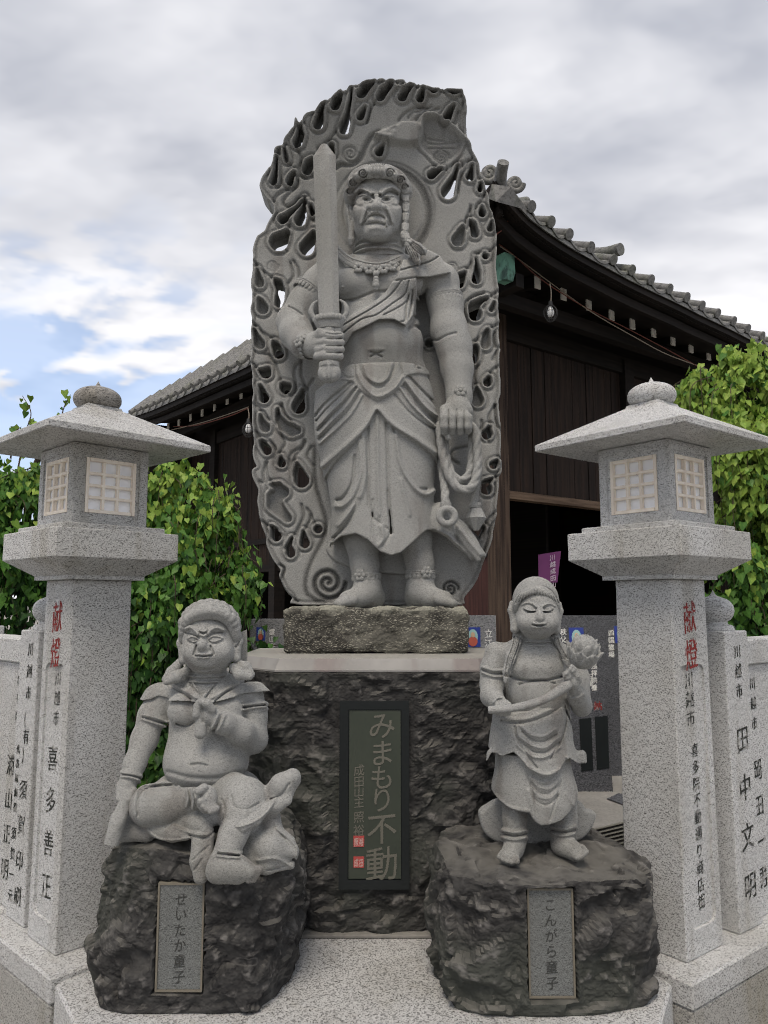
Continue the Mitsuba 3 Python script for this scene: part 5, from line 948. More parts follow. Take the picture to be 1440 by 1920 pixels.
def child_body():
    K = Clay(*bbox(896, 1180, 1112, 1640, 2.34, 2.92), .0031)
    el(K, S6, 610, 620, 2.70, 185, .095, 200, .02); el(K, S6, 615, 800, 2.69, 190, .125, 190, .05); el(K, S6, 600, 540, 2.71, 240, .075, 72, .05)
    el(K, S6, 615, 640, 2.635, 160, .055, 85, .02)
    ch(K, S6, '365 545 2.71 340 640 2.70 335 740 2.69 340 810 2.65', [72, 70, 66, 66], .02); ch(K, S6, '335 810 2.64 385 860 2.56', [64, 46], .02)
    el(K, S6, 405, 872, 2.535, 50, .03, 42, .01)
    for i in range(4): ch(K, S6, f'{370 + i * 25} 862 2.52 {368 + i * 25} {900 + i * 3} 2.505 {372 + i * 24} {932 - abs(i - 1.5) * 8} 2.515', [15, 14.5, 12], .004)
    ch(K, S6, '830 560 2.72 880 700 2.71 895 860 2.67', [66, 60, 60], .02); ch(K, S6, '895 880 2.66 870 820 2.59 850 760 2.54', [58, 50, 40], .02); el(K, S6, 838, 715, 2.525, 42, .028, 58, .01)
    for i, (x, y, x2, y2) in enumerate(((800, 700, 790, 672), (818, 690, 812, 655), (845, 670, 835, 628), (868, 690, 850, 640))): ch(K, S6, f'{x + 15} {y + 30} 2.52 {x} {y} 2.50 {x2} {y2} 2.495 {x2 - 12} {y2 + 20} 2.49', [15, 14, 12, 9], .004)
    # legs and bare feet
    ch(K, S6, '478 1440 2.66 480 1570 2.645 482 1690 2.635', [78, 68, 58], .02); ch(K, S6, '790 1440 2.67 790 1570 2.66 775 1680 2.655', [78, 70, 58], .02)
    ch(K, S6, '482 1700 2.635 480 1760 2.62', [58, 50], .02); ch(K, S6, '482 1720 2.62 455 1800 2.555', [56, 50], .02); ch(K, S6, '470 1770 2.60 430 1820 2.55', [50, 40], .02)
    for i, (x, y) in enumerate(((492, 1840), (460, 1845), (432, 1840), (405, 1830), (380, 1815))): ch(K, S6, f'{x * .7 + 455 * .3:.0f} {y - 32} 2.545 {x} {y - 4} 2.515', [23 - i * 1.5, 19 - i * 1.6], .005)
    ch(K, S6, '775 1690 2.65 765 1740 2.63', [58, 50], .02); ch(K, S6, '780 1710 2.64 865 1775 2.58', [54, 46], .02); ch(K, S6, '765 1740 2.63 850 1790 2.58', [48, 38], .02)
    for i, (x, y) in enumerate(((865, 1822), (885, 1818), (903, 1808), (918, 1796), (930, 1782))): ch(K, S6, f'{x - 28} {y - 34} 2.575 {x} {y - 6} 2.545', [21 - i * 1.5, 17 - i * 1.4], .005)
    for x, y, d in ((481, 1648, 2.638), (480, 1690, 2.635), (783, 1628, 2.658), (778, 1668, 2.655)): hoop(K, S6, x, y, d, 62, 15)
    for y in (640, 676): hoop(K, S6, 340, y, 2.70, 70, 8, (0, .1, 1))
    for x, y, d in ((372, 848, 2.575), (862, 790, 2.565)): hoop(K, S6, x, y, d, 46, 9, (.5 if x < 500 else -.25, -1, -.4 if x < 500 else .9))
    R = Relief(896, 1180, 1112, 1640, .6)
    draw(R, S6, 2, -4, '455 690 520 712 600 718 690 712 770 690'); draw(R, S6, 1.8, -3, '510 740 580 722 650 715 730 735'); draw(R, S6, 2, 3.2, '280 632 345 652 415 650', '280 668 345 690 415 690', '840 830 880 820 910 800', '350 850 370 825 400 820'); draw(R, S6, 1.2, -3, '280 650 345 672 415 670')
    for x0, x1, y in ((410, 550, 1645), (410, 550, 1690), (715, 855, 1625), (715, 850, 1665)): draw(R, S6, 4.2, 4.5, f'{x0} {y} {(x0 + x1) / 2} {y + 12} {x1} {y}')
    draw(R, S6, 1.4, -3.5, '410 1668 480 1682 550 1668', '715 1645 785 1658 855 1645')
    K.relief(R, PS * 1.65); return K.mesh(.35)
add('body', child_body(), MS2, A2, smooth=True)
def child_skirt():
    K = Clay(*bbox(888, 1315, 1128, 1610, 2.36, 2.94), .0031)
    def lf(rows, y, ay, g=0):
        a = np.array([[float(x) for x in l.split()] for l in rows.split('|')]); L, Q = pts(S6, ' '.join(f'{r[1]} {r[0]} {y}' for r in a)), pts(S6, ' '.join(f'{r[2]} {r[0]} {y}' for r in a))
        return L[:, 2], (L[:, 0] + Q[:, 0]) / 2, (Q[:, 0] - L[:, 0]) / 2 + g, 2.69, np.asarray(ay) + g
    Lo = Clay(*bbox(888, 1315, 1128, 1610, 2.36, 2.94), .0031); q = lf('1180 390 850|1300 385 870|1400 365 900|1480 362 915|1620 350 905', 2.60, [.12, .13, .135, .14, .14]); Lo.loft(*q, .01, p=2.2)
    hx, hy = np.array([300, 355, 400, 450, 500, 570, 600, 640, 700, 770, 830, 880, 915, 960], float), np.array([1440, 1440, 1485, 1515, 1528, 1535, 1585, 1612, 1605, 1585, 1540, 1490, 1450, 1450], float)
    R = Relief(888, 1315, 1128, 1610, .6); draw(R, S6, 3, 3.2, '590 1390 640 1440 700 1445 750 1400', '585 1320 630 1375 700 1385 760 1330', '600 1330 660 1350 730 1320'); draw(R, S6, 1.6, -3.5, '580 1350 630 1410 690 1418 750 1370', '560 1300 600 1450 610 1560', '770 1330 740 1450 700 1580', '575 1420 640 1480 700 1480 750 1430'); draw(R, S6, 4, 3, '560 1400 590 1500 600 1570', '360 1430 430 1500 560 1525'); draw(R, S6, 3, 3, '800 1420 860 1500 900 1450'); Lo.relief(R, PS)
    h = pts(S6, ' '.join(f'{a} {b} 2.56' for a, b in zip(hx, hy))); Lo.below(lambda x: np.interp(x, h[:, 0], h[:, 2]))
    ins = Clay(*bbox(888, 1315, 1128, 1610, 2.36, 2.94), .0031); ins.loft(q[0], q[1], q[2] - .016, q[3], q[4] - .016, .01, p=2.2); ins.D = np.maximum(ins.D, (ins.ax[2] - pts(S6, '600 1440 2.6')[0][2])[None, None, :].astype(np.float32)); Lo.D = np.maximum(Lo.D, -ins.D)
    q = lf('850 385 845|950 372 862|1100 350 875|1200 340 895|1320 325 915', 2.60, [.115, .13, .14, .15, .155]); K.loft(*q, .01, p=2.2)
    ch(K, S6, '345 1180 2.64 312 1268 2.62', [40, 14], .02); ch(K, S6, '890 1180 2.66 918 1262 2.65', [36, 14], .02)
    R = Relief(888, 1315, 1128, 1610, .6)
    draw(R, S6, 3, 3.6, '520 1000 580 1050 660 1060 730 1020', '510 1060 590 1120 670 1130 750 1070', '500 1120 590 1185 670 1190 760 1130'); draw(R, S6, 1.5, -3.6, '530 1030 590 1085 660 1092 740 1050', '515 1090 590 1152 670 1160 755 1100', '480 1000 500 1080 560 1180 620 1260', '790 870 800 960 770 1080 700 1200', '400 965 480 978 580 965 700 920 770 870', '800 900 830 980 862 1000', '850 1060 870 1140 905 1130'); draw(R, S6, 3, 3, '370 1180 430 1195 490 1165', '500 1180 560 1250 680 1300 790 1250', '800 1190 850 1220 900 1250', '395 945 480 958 580 945 700 895'); K.relief(R, PS * 1.65)
    hx, hy = np.array([290, 320, 360, 420, 480, 510, 560, 640, 680, 740, 800, 830, 880, 930], float), np.array([1275, 1265, 1190, 1200, 1168, 1190, 1255, 1300, 1308, 1285, 1225, 1205, 1240, 1270], float); h = pts(S6, ' '.join(f'{a} {b} 2.545' for a, b in zip(hx, hy))); K.below(lambda x: np.interp(x, h[:, 0], h[:, 2]))
    K.D = np.minimum(K.D, Lo.D)
    wx, wy = np.array([330, 385, 480, 580, 700, 800, 880], float), np.array([880, 905, 935, 915, 850, 790, 760], float); h2 = pts(S6, ' '.join(f'{a} {b} 2.55' for a, b in zip(wx, wy))); K.D = np.maximum(K.D, ((K.ax[2][None, None, :] - np.interp(K.ax[0], h2[:, 0], h2[:, 2])[:, None, None]) * .8).astype(np.float32))
    return K.mesh(.4)
add('skirt', child_skirt(), MS2, A2, smooth=True)
q = cspline([(265, 1555), (300, 1530), (420, 1480), (850, 1480), (930, 1545), (985, 1560), (975, 1620), (930, 1690), (850, 1740), (600, 1790), (380, 1740), (300, 1690), (268, 1620)], 4); d = pts(S6, ' '.join(f'{a:.1f} {b:.1f} 2.74' for a, b in q))[:, [0, 2]]
add('robe_back', refine(xf(trimesh.creation.extrude_polygon(Polygon(d).buffer(0), .06, engine='earcut'), (0, 2.79, 0), (1, 0, 0), (0, 0, 1), (0, -1, 0)), .015, 2), MS2, A2, smooth=60)
st = spline(pts(S6, '318 898 2.51 460 888 2.492 640 842 2.488 760 775 2.495 815 735 2.51'), 8); lt = add('lotus', tube(st, np.interp(np.linspace(0, 1, len(st)), [0, .4, 1], [.012, .0125, .018]), 12), MS2, A2, smooth=60)
o = pts(S6, '903 556 2.53')[0]
def bud():
    K = Clay(o - .078, o + .078, .0021); up = np.array([.16, -.38, .91]); up /= np.linalg.norm(up); e1 = np.cross(up, [0, 1, 0]); e1 /= np.linalg.norm(e1); e2 = np.cross(up, e1); r = .050
    K.ell(o - up * .004, (.040, .040, .040), .004); K.cone(o + up * .012, o + up * .034, .034, .036, .004)
    for n_, rad, hh, lean, ph, w_ in ((7, .032, .008, .12, 0, .028), (8, .037, -.012, .42, .4, .030)):
        for i in range(n_):
            a = 2 * np.pi * i / n_ + ph; d = e1 * math.cos(a) + e2 * math.sin(a); t = up * math.cos(lean) + d * math.sin(lean); nn = d * math.cos(lean) - up * math.sin(lean); s_ = np.cross(t, nn)
            c = o + d * rad + up * hh + t * .006; K.ell(c, (w_, .0065, .036), .0015, R=np.stack([s_, nn, t])); K.cone(c + t * .022, c + t * .040 + d * .004, .009, .003, .004)
    for i in range(-3, 4):
        for j in range(-3, 4):
            if i * i + j * j < 11: K.ell(o + up * .067 + e1 * i * .0095 + e2 * j * .0095, .0042, .002, '-')
    return K.mesh(.4)
add('lotus_bud', bud(), MS2, lt, smooth=True)
# ---------------------------------------------------------------- the temple hall behind
TP, R2, L2 = np.array([1.07, 7.0]), np.array([.8, .6]), np.array([-.6, .8])
rr3, ll3, ez3 = v3(R2), v3(L2), np.array([0, 0, 1.0])
def BB(a, b, z): return np.stack(np.broadcast_arrays(TP[0] + R2[0] * np.asarray(a) + L2[0] * np.asarray(b), TP[1] + R2[1] * np.asarray(a) + L2[1] * np.asarray(b), z), -1).astype(float)
def bbx(a0, a1, b0, b1, z0, z1, dz=0): return hull([BB(a, b, z + dz * (b if dz else 0)) for a in (a0, a1) for b in (b0, b1) for z in (z0, z1)])
H = thing('temple_hall', 'dark timber temple hall with upswept grey tiled eaves behind the statue', 'temple')
ra = np.array([-.1, .1, .48, .77, 1.05, 1.4, 1.79, 2.12, 2.48, 2.85, 3.21, 3.54, 3.89, 4.27, 4.62, 4.99, 5.35, 5.7, 6.05, 6.4, 6.75, 7.1, 9]); rz_ = np.array([5.83, 5.72, 5.53, 5.46, 5.41, 5.37, 5.34, 5.31, 5.29, 5.275, 5.26, 5.235, 5.22, 5.205, 5.18, 5.16, 5.15, 5.14, 5.13, 5.12, 5.115, 5.11, 5.11])
lb = np.array([-.1, .1, .5, 1, 2, 3.5, 5.3, 6.4, 8, 9.2, 9.8, 10.4]); lz = np.array([5.83, 5.72, 5.53, 5.42, 5.30, 5.22, 5.20, 5.24, 5.29, 5.34, 5.39, 5.44])
zR, zL = (lambda a: np.interp(a, ra, rz_)), (lambda b: np.interp(b, lb, lz))
def strip(f, n0, n1, s0, s1, ns, nt, th):
    """thick sheet f(s, t) -> point"""
    S, Tt = np.meshgrid(np.linspace(s0, s1, ns), np.linspace(n0, n1, nt), indexing='ij'); v = f(S, Tt).reshape(-1, 3); i, j = np.meshgrid(np.arange(ns - 1), np.arange(nt - 1), indexing='ij'); a = (i * nt + j).ravel()
    q = np.c_[a, a + nt, a + nt + 1, a + 1]; f2 = np.vstack([q[:, [0, 1, 2]], q[:, [0, 2, 3]]]); w = v + [0, 0, -th]; n = len(v); ed = list(range(nt)) + [k * nt + nt - 1 for k in range(1, ns)] + [(ns - 1) * nt + k for k in range(nt - 2, -1, -1)] + [k * nt for k in range(ns - 2, 0, -1)]
    e = np.array(ed); e2 = np.roll(e, -1); m = trimesh.Trimesh(np.vstack([v, w]), np.vstack([f2, f2[:, ::-1] + n, np.c_[e, e2, e2 + n], np.c_[e, e2 + n, e + n]]), process=False); m.fix_normals(); return m
sl = math.tan(math.radians(24))
roof = add('roof', strip(lambda s, t: BB(s, np.minimum(t, s), zR(s) - .05 + np.minimum(t, s) * sl), .0, 3.2, .3, 9, 44, 8, .05), MTILE, H)
q5, q9 = PV(470, 641, BB(1.0, 0, 0)[:2], BB(1.0, 1, 0)[:2]), PV(247, 768, BB(.25, 0, 0)[:2], BB(.25, 1, 0)[:2])
b5, b9 = (q5[:2] - TP) @ L2, (q9[:2] - TP) @ L2
def lroof(s, t):
    k = (b9 - s) / (b9 - b5); aw = np.clip(.25 + .75 * k, .1, 1.4); zt = q9[2] + (q5[2] - q9[2]) * k; z0 = zL(s) - .03
    return BB(aw * t, s, z0 + (zt - z0) * t ** .9)
add('roof_slope', strip(lroof, 0, 1, 4.3, b9, 50, 8, .05), MTILE, roof, smooth=30)
add('roof_slope', strip(lambda s, t: BB(np.minimum(t, s), s, zL(s) - .05 + np.minimum(t, s) * sl), 0, 1.6, .3, 4.35, 24, 5, .05), MTILE, roof, smooth=30)
unit = lathe([(0, -.012), (.058, -.012), (.062, 0), (.058, .014), (.054, .016), (.055, .05), (.055, .95), (0, .95)], (0, 0, 0), 16)
def tileset(par, aa, zf, right):
    for s in aa:
        o = BB(s, -.03, zf(s) + .01) if right else BB(-.03, s, zf(s) + .01); iw = ll3 if right else rr3
        if right: d = iw + ez3 * sl
        else:
            p1 = lroof(np.array(s), np.array(1.0)) if s > 4.3 else BB(1, s, zf(s) + sl); d = p1 + [0, 0, .02] - o
        L_ = np.linalg.norm(d) if not right else 1.5; d = d / np.linalg.norm(d); ax = np.cross(d, ez3); ax /= np.linalg.norm(ax); m = unit.copy(); m.vertices[:, 2] = np.where(m.vertices[:, 2] > .5, L_, m.vertices[:, 2])
        add('round_tile', xf(m, o, ax, np.cross(d, ax), d), MTILE, par, smooth=40)
rs = np.array(list(ra[2:-1])); tileset(roof, rs, zR, True)
ls_ = np.arange(.5, 10.3, .35); tileset(roof, ls_, zL, False)
def pan(s0, s1, zf, right):
    t = np.linspace(0, 1, 7); top = []
    for k, sag in ((0, .0), (1, -.028)):
        for x in t:
            s = s0 + (s1 - s0) * x; z = zf(s) + (.0 if k == 0 else -.03) - .055 * math.sin(math.pi * x); top.append((s, z))
    v = []
    for b in (-.012, .22):
        for s, z in top: v.append(BB(s, b, z + b * sl) if right else BB(b, s, z + b * sl))
    v = np.array(v); f = []
    for i in range(6):
        A_, B2, C2, D2 = i, i + 1, i + 8, i + 7; f += [(A_, B2, C2), (A_, C2, D2)]
        for o in (0, 7): f += [(o + i, o + i + 14, o + i + 15), (o + i, o + i + 15, o + i + 1)]
    m = trimesh.Trimesh(v, f, process=False); return m
for a, b in zip(rs[:-1], rs[1:]): add('pan_tile', pan(a + .04, b - .04, zR, True), MTILE, roof)
for a, b in zip(ls_[:-1], ls_[1:]): add('pan_tile', pan(a + .04, b - .04, zL, False), MTILE, roof)
# second, smaller ridge end that breaks the right eave, and the ornaments of the corner
mid = PV(1150, 478, BB(0, .1, 0)[:2], BB(1, .1, 0)[:2])
add('ridge_tile', tube(spline([mid + ll3 * .8 + [0, 0, .36], mid + ll3 * .2 + [0, 0, .09], mid - ll3 * .10 + [0, 0, .03]], 4), .07, 14), MTILE, roof, smooth=50)
cor = add('corner_ornament', tube(spline([P(950, 395, 7.35), P(940, 360, 7.2), P(939, 330, 7.05), P(944, 304, 6.93)], 6), np.interp(np.linspace(0, 1, 19), [0, .5, 1], [.10, .062, .056]), 18), MTILE, roof, smooth=60)
def scroll(c, r, sgn, th, y):
    t = np.linspace(0, 1, 40); a = t * 3.6 * np.pi * sgn + (0 if sgn > 0 else np.pi); return tube(np.array([P(c[0] + r * (1 - .9 * k) * math.cos(x), c[1] + r * (1 - .9 * k) * math.sin(x), y) for k, x in zip(t, a)]), th, 8)
add('scroll', cat_([scroll((917, 326), 17, -1, .034, 7.25), scroll((917, 326), 9, -1, .05, 7.28)]), MTILE, roof, smooth=60); add('scroll', cat_([scroll((966, 345), 15, 1, .03, 7.3), scroll((966, 345), 8, 1, .05, 7.33)]), MTILE, roof, smooth=60)
add('hip_ridge', hull([P(u, v, y) for u, v, y in ((922, 345, 7.0), (958, 350, 7.0), (930, 378, 6.98), (990, 394, 7.15), (975, 376, 7.1), (915, 372, 7.05))]), MTILE, roof)
# fascia, soffit and rafters
add('eave_board', strip(lambda s, t: BB(s, .03 + t * .05, zR(s) - .055), 0, 1, .05, 9, 50, 2, .11), MWD, H); add('eave_board', strip(lambda s, t: BB(.03 + t * .05, s, zL(s) - .055), 0, 1, .05, 10.35, 50, 2, .11), MWD, H)
add('eave_board', strip(lambda s, t: BB(s, .16 + t * .05, zR(s) - .19), 0, 1, .1, 9, 50, 2, .10), MWD, H); add('eave_board', strip(lambda s, t: BB(.16 + t * .05, s, zL(s) - .19), 0, 1, .1, 10.3, 50, 2, .10), MWD, H)
add('soffit', strip(lambda s, t: BB(s, np.minimum(.08 + t, np.maximum(s, .09)), zR(s) - .15 + t * .12), 0, 1.4, .1, 9, 40, 4, .03), MWD, H); add('soffit', strip(lambda s, t: BB(np.minimum(.08 + t, np.maximum(s, .09)), s, zL(s) - .15 + t * .12), 0, 1.4, .1, 10.3, 40, 4, .03), MWD, H)
wR = [(1008, 530), (1057, 552), (1104.5, 572), (1147, 590), (1186, 607), (1225.7, 622), (1262, 638), (1296, 652), (1329, 666), (1360, 680), (1390, 693)]; wL = [(315, 800), (335, 793), (357, 783), (379, 774), (402, 763), (426, 751), (452, 740), (478, 727), (506, 714), (297, 807)]
pR = [PV(u, v, BB(0, .62, 0)[:2], BB(1, .62, 0)[:2]) for u, v in wR]; pL = [PV(u, v, BB(.62, 0, 0)[:2], BB(.62, 1, 0)[:2]) for u, v in wL]
def rafter(p, al, iw):
    def bx(d0, d1, w, h): return hull([p + al * s * w + iw * d + ez3 * (t * h + d * .22) for s in (-1, 1) for t in (-1, 1) for d in (d0, d1)])
    k = add('rafter', bx(0, 1.2, .042, .066), MWD, H); add('painted_end', bx(-.006, .012, .045, .070), MIVORY, k)
for p in pR: rafter(p, rr3, ll3)
for p in pL: rafter(p, ll3, rr3)
zr = np.mean([p[2] for p in pR[2:]]); zl = np.mean([p[2] for p in pL])
add('purlin', bbx(.4, 9, .70, .82, zr - .22, zr - .07), MWD, H); add('purlin', bbx(.70, .82, .4, 10, zl - .22, zl - .07), MWD, H)
# walls of upright boards, posts and beams
aw, bw = 1.28, 1.29; zb = 2.90
post = lambda a, b, z0, z1, s=.10: bbx(a - s, a + s, b - s, b + s, z0, z1)
add('post', post(aw, bw, .4, 5.0, .093), MWP, H, label='weathered corner post of the hall')
for a in (3.75, 6.2): add('post', post(a, bw, .4, 4.9), MWD, H)
for b in (3.9, 6.5, 9.0): add('post', post(aw, b, .4, 5.0), MWD, H)
rng = np.random.default_rng(5)
wall = add('wall', bbx(aw, 8.5, bw + .03, bw + .06, zb, 5.25), MWD, H); wall2 = add('wall', bbx(aw + .03, aw + .06, bw, 10.3, 2.2, 5.3), MWD, H)
a = aw + .1
while a < 5.2:
    w = rng.uniform(.105, .15); d = rng.uniform(0, .012); add('plank', bbx(a + .003, a + w - .003, bw + .0 - d, bw + .03, zb, 4.75), MW, wall); a += w
b = bw + .1
while b < 10.1:
    w = rng.uniform(.13, .18); d = rng.uniform(0, .012); add('plank', bbx(aw - d, aw + .03, b + .003, b + w - .003, 2.25, 4.75), MW, wall2); b += w
MWL = mat('wood_sill', wood((.16, .11, .075), (.07, .045, .03), 1, 'h'), .8)
add('beam', bbx(aw + .08, 8.5, bw - .06, bw + .08, zb - .09, zb), MWL, H, label='pale lower beam under the boarded wall'); add('beam', bbx(aw + .05, 8.5, bw - .07, bw + .08, 4.72, 4.95), MWD, H); add('beam', bbx(aw - .07, aw + .08, bw, 9.2, 4.72, 4.95), MWD, H)
for z0, z1 in ((2.14, 2.26), (2.62, 2.72)): add('beam', bbx(aw - .05, aw + .08, bw, 9.2, z0, z1), MWD, H)
add('ceiling', bbx(1.0, 9, 1.0, 10, 5.25, 5.30), MWD, H); add('inner_wall', bbx(4.6, 9, 6.5, 6.6, .4, 5.25), MWD, H); add('inner_wall', bbx(8.5, 8.6, bw, 6.5, .4, 5.25), MWD, H)
add('inner_wall', bbx(4.6, 4.66, bw + 2.2, 12, .4, 5.25), MWD, H)
add('side_wall', bbx(.35, 9, 10.22, 10.30, .4, 5.25), MWD, H)
add('door_panel', bbx(aw - .015, aw + .03, bw + .1, bw + .95, .45, 2.14), mat('wood_red', wood((.075, .026, .02), (.03, .011, .009)), .6), H)
add('floor', bbx(aw, 9, bw + .2, 7, .30, .75), MWD, H)
cu = P(946, 503, 7.72); add('copper_cap', hull([cu + rr3 * x * w + ll3 * y * w + [0, 0, z] for x in (-1, 1) for y in (-1, 1) for z, w in ((.13, .075), (-.06, .078), (-.15, .06))]), MCOPPER, H, label='green weathered copper cap under the eave corner')
add('corner_beam', tube([cu + (rr3 + ll3) * .06 + [0, 0, .06], cu + (rr3 + ll3) * 1.0 + [0, 0, .35]], .085, 4), MWD, H)
# wires and caged lamps under the eaves
MWIRE, MWIRE2 = mat('wire_red', (.20, .07, .055), .6), mat('wire_pale', (.36, .31, .25), .6); MBULB, MCAGE = mat('bulb_glass', (.75, .76, .76), .15, spec=.6), mat('cage_wire', (.045, .045, .045), .5)
pw = lambda l, right=True: spline([PV(u, v, *( (BB(0, .5, 0)[:2], BB(1, .5, 0)[:2]) if right else (BB(.5, 0, 0)[:2], BB(.5, 1, 0)[:2]))) for u, v in np.array(l.split(), float).reshape(-1, 2)], 8)
add('red_cable', tube(pw('936 458 965 480 1010 520 1060 554 1110 583 1180 618 1250 655 1310 688'), .0065, 6), MWIRE, smooth=60, label='thin red cable strung along the right eave', cat='cable', group='cables under the eaves')
add('pale_cable', tube(pw('938 462 970 484 1032 530 1090 572 1130 598 1190 632 1250 664 1326 692'), .006, 6), MWIRE2, smooth=60, label='thin pale cable sagging along the right eave', cat='cable', group='cables under the eaves')
add('red_cable', tube(pw('325 800 370 797 430 780 466 765', False), .009, 6), MWIRE, smooth=60, label='thin red cable under the left eave', cat='cable', group='cables under the eaves'); add('pale_cable', tube(pw('322 806 380 792 430 776 466 763', False), .008, 6), MWIRE2, smooth=60, label='thin pale cable under the left eave', cat='cable', group='cables under the eaves')
add('red_cable', tube(spline([P(u, v, 7.35) for u, v in ((930, 440), (948, 425), (953, 405), (945, 390), (932, 392))], 6), .006, 6), MWIRE, smooth=60, label='loop of red cable at the corner of the eaves', cat='cable', group='cables under the eaves')
def lamp(u, v0, v1, y, s, label):
    t = thing('hanging_lamp', label, 'lamp', 'caged lamps under the eaves'); a, b = P(u - 1, v0, y), P(u, v1, y)
    add('cord', tube(spline([a, (a + b) / 2 + [.012, 0, 0], b], 6), .007 * s, 6), MWIRE2, t, smooth=60)
    add('socket', lathe([(0, -.02 * s), (.028 * s, -.02 * s), (.026 * s, .045 * s), (.01 * s, .06 * s), (0, .06 * s)], b, 16), MCAGE, t, smooth=50)
    add('bulb', lathe(spline([(0, -.165 * s), (.030 * s, -.152 * s), (.046 * s, -.115 * s), (.040 * s, -.075 * s), (.024 * s, -.03 * s), (0, -.02 * s)], 4), b, 20), MBULB, t, smooth=60)
    cg = [tube(spline([b + np.array([math.cos(k) * r * s, math.sin(k) * r * s, z * s]) for r, z in ((.03, 0), (.085, -.07), (.088, -.13), (.05, -.20), (.02, -.225))], 4), .0042 * s, 5) for k in np.arange(8) * np.pi / 4]
    for r, z in ((.090, -.10), (.052, -.20)): k = np.linspace(0, 2 * np.pi, 25); cg.append(tube(b + np.c_[np.cos(k) * r * s, np.sin(k) * r * s, 0 * k + z * s], .0042 * s, 5))
    add('cage', cat_(cg), MCAGE, t, smooth=60)
lamp(1032, 532, 572, 7.9, .82, 'caged bulb lamp hanging under the right eave'); lamp(466, 766, 792, 10.6, .95, 'caged bulb lamp hanging under the left eave')
# ---------------------------------------------------------------- the yard behind: raised floor, banner, inscribed tablets
ZF = .39
add('paving', box(-3.2, 5.5, 3.75, 6.6, -.1, ZF), MCONC, kind='structure', label='raised pale concrete floor in front of the hall')
add('drain_grate', cat_([hull([PZ(u, v, ZF + .003 + h) for u, v in ((1104, 1556 + i * 7.5), (1180, 1538 + i * 7.5), (1180, 1541 + i * 7.5), (1104, 1559 + i * 7.5)) for h in (0, .012)]) for i in range(7)]), mat('grate_steel', (.20, .19, .16), .5, metallic=.3), label='slatted steel drain grate in the floor beside the right lantern', cat='drain grate')
add('floor_tile', hull([PZ(u, v, ZF + .002 + h) for u, v in ((1138, 1497), (1160, 1487), (1190, 1495), (1168, 1508)) for h in (0, .006)]), MDARKG, label='small dark square tile set in the concrete floor', cat='floor tile')
bn = P(1030, 1065, 9.6); q = [P(u, v, 9.6) for u, v in ((1009, 1040), (1052, 1033), (1045, 1092), (1010, 1092))]; MBAN = mat('banner_cloth', (.19, .055, .17), .8)
bm_ = hull([p + np.array([0, d, 0]) for p in q for d in (0, .012)]); bk_ = add('banner', bm_, MBAN, label='purple cloth banner hanging inside the dark hall', cat='banner')
e1 = (q[1] - q[0]) / np.linalg.norm(q[1] - q[0]); add('lettering', letters([(c, .18, -.06 - i * .085, .075) for i, c in enumerate('川越成田山')], q[0] + [0, -.006, 0], e1, ez3, np.array([0, -1.0, 0]), 1, .002, 1), mat('banner_white', (.6, .5, .6), .8), bk_)
MSC = mat('scroll_blue', (.035, .06, .30), .5); MSKIN, MROBE, MHALO = mat('print_skin', (.62, .45, .3), .6), mat('print_robe', (.50, .12, .08), .6), mat('print_halo', (.35, .55, .55), .6); MWHITE = mat('white_letter', (.72, .72, .70), .6)
MLG = mat('light_granite', granite(.24, -.12, .1, 140, .1, (.97, .99, 1.03)), .35)
def tablet(corn, y, lean, label, mt, pic=None, text=(), low=None):
    """stone tablet: top and bottom outline as seen, leaning back by lean"""
    (u0, u1, vt), (w0, w1, vb) = corn; fr = [P(u0, vt, y + lean), P(u1, vt, y + lean), P(w1, vb, y), P(w0, vb, y)]
    t = add('stone_tablet', hull([p + [0, d, 0] for p in fr for d in (0, .13)] + [fr[2] + [0, .35, 0], fr[3] + [0, .35, 0]]), mt, label=label, cat='stone tablet', group='inscribed tablets in front of the hall')
    e1 = fr[1] - fr[0]; e1 /= np.linalg.norm(e1); e2 = fr[0] - fr[3]; e2 -= e1 * (e1 @ e2); e2 /= np.linalg.norm(e2); n = np.cross(e1, e2)
    if n[1] > 0: n = -n
    def on(u, v): r = ray(u, v); return ORG + r * (((fr[0] - ORG) @ n) / (r @ n))
    if pic:
        c0, c1 = on(pic[0], pic[1]), on(pic[2], pic[3]); w, h = (c1 - c0) @ e1, (c0 - c1) @ e2; s = xf(box(0, w, 0, h, -.002, .004), c0 - e2 * h, e1, e2, n); k = add('picture', s, MSC, t)
        dk = lambda x, y_, rx, ry, z: xf(trimesh.creation.extrude_polygon(affinity.scale(Point(x * w, y_ * h).buffer(1, quad_segs=6), rx * w, ry * h), z, engine='earcut'), c0 - e2 * h + n * .004, e1, e2, n)
        add('painted_halo', dk(.5, .5, .33, .40, .0015), MHALO, k); add('painted_robe', dk(.5, .28, .30, .25, .003), MROBE, k); add('painted_head', dk(.5, .62, .14, .13, .0045), MSKIN, k)
    for st_, u, v, h in text:
        for i, c in enumerate(st_): o = on(u, v + i * h * 1.12); sz = h * y / F; add('character', letters([(c, 0, 0, sz)], o + n * .0005, e1, e2, n, 1, .002, 1), MRED if c == '納' else MWHITE, t)
    if low:
        for l in low: add('name_panel', hull([on(u, v) + n * d for u, v in l for d in (0, .006)]), MFRAME, t)
    return t
tablet(((1046, 1122, 1154), (1052, 1150, 1490)), 5.15, .16, 'dark granite tablet with a blue picture and two black name panels beside the child statue', MDARKG, (1066, 1177, 1096, 1216), (('秩父観音', 1056, 1184, 13), ('納', 1121, 1322, 17), ('巡拝供養', 1114, 1248, 12), ('石像', 1106, 1268, 11)), (((1086, 1348), (1108, 1346), (1112, 1444), (1090, 1446)), ((1115, 1344), (1139, 1342), (1142, 1440), (1119, 1443))))
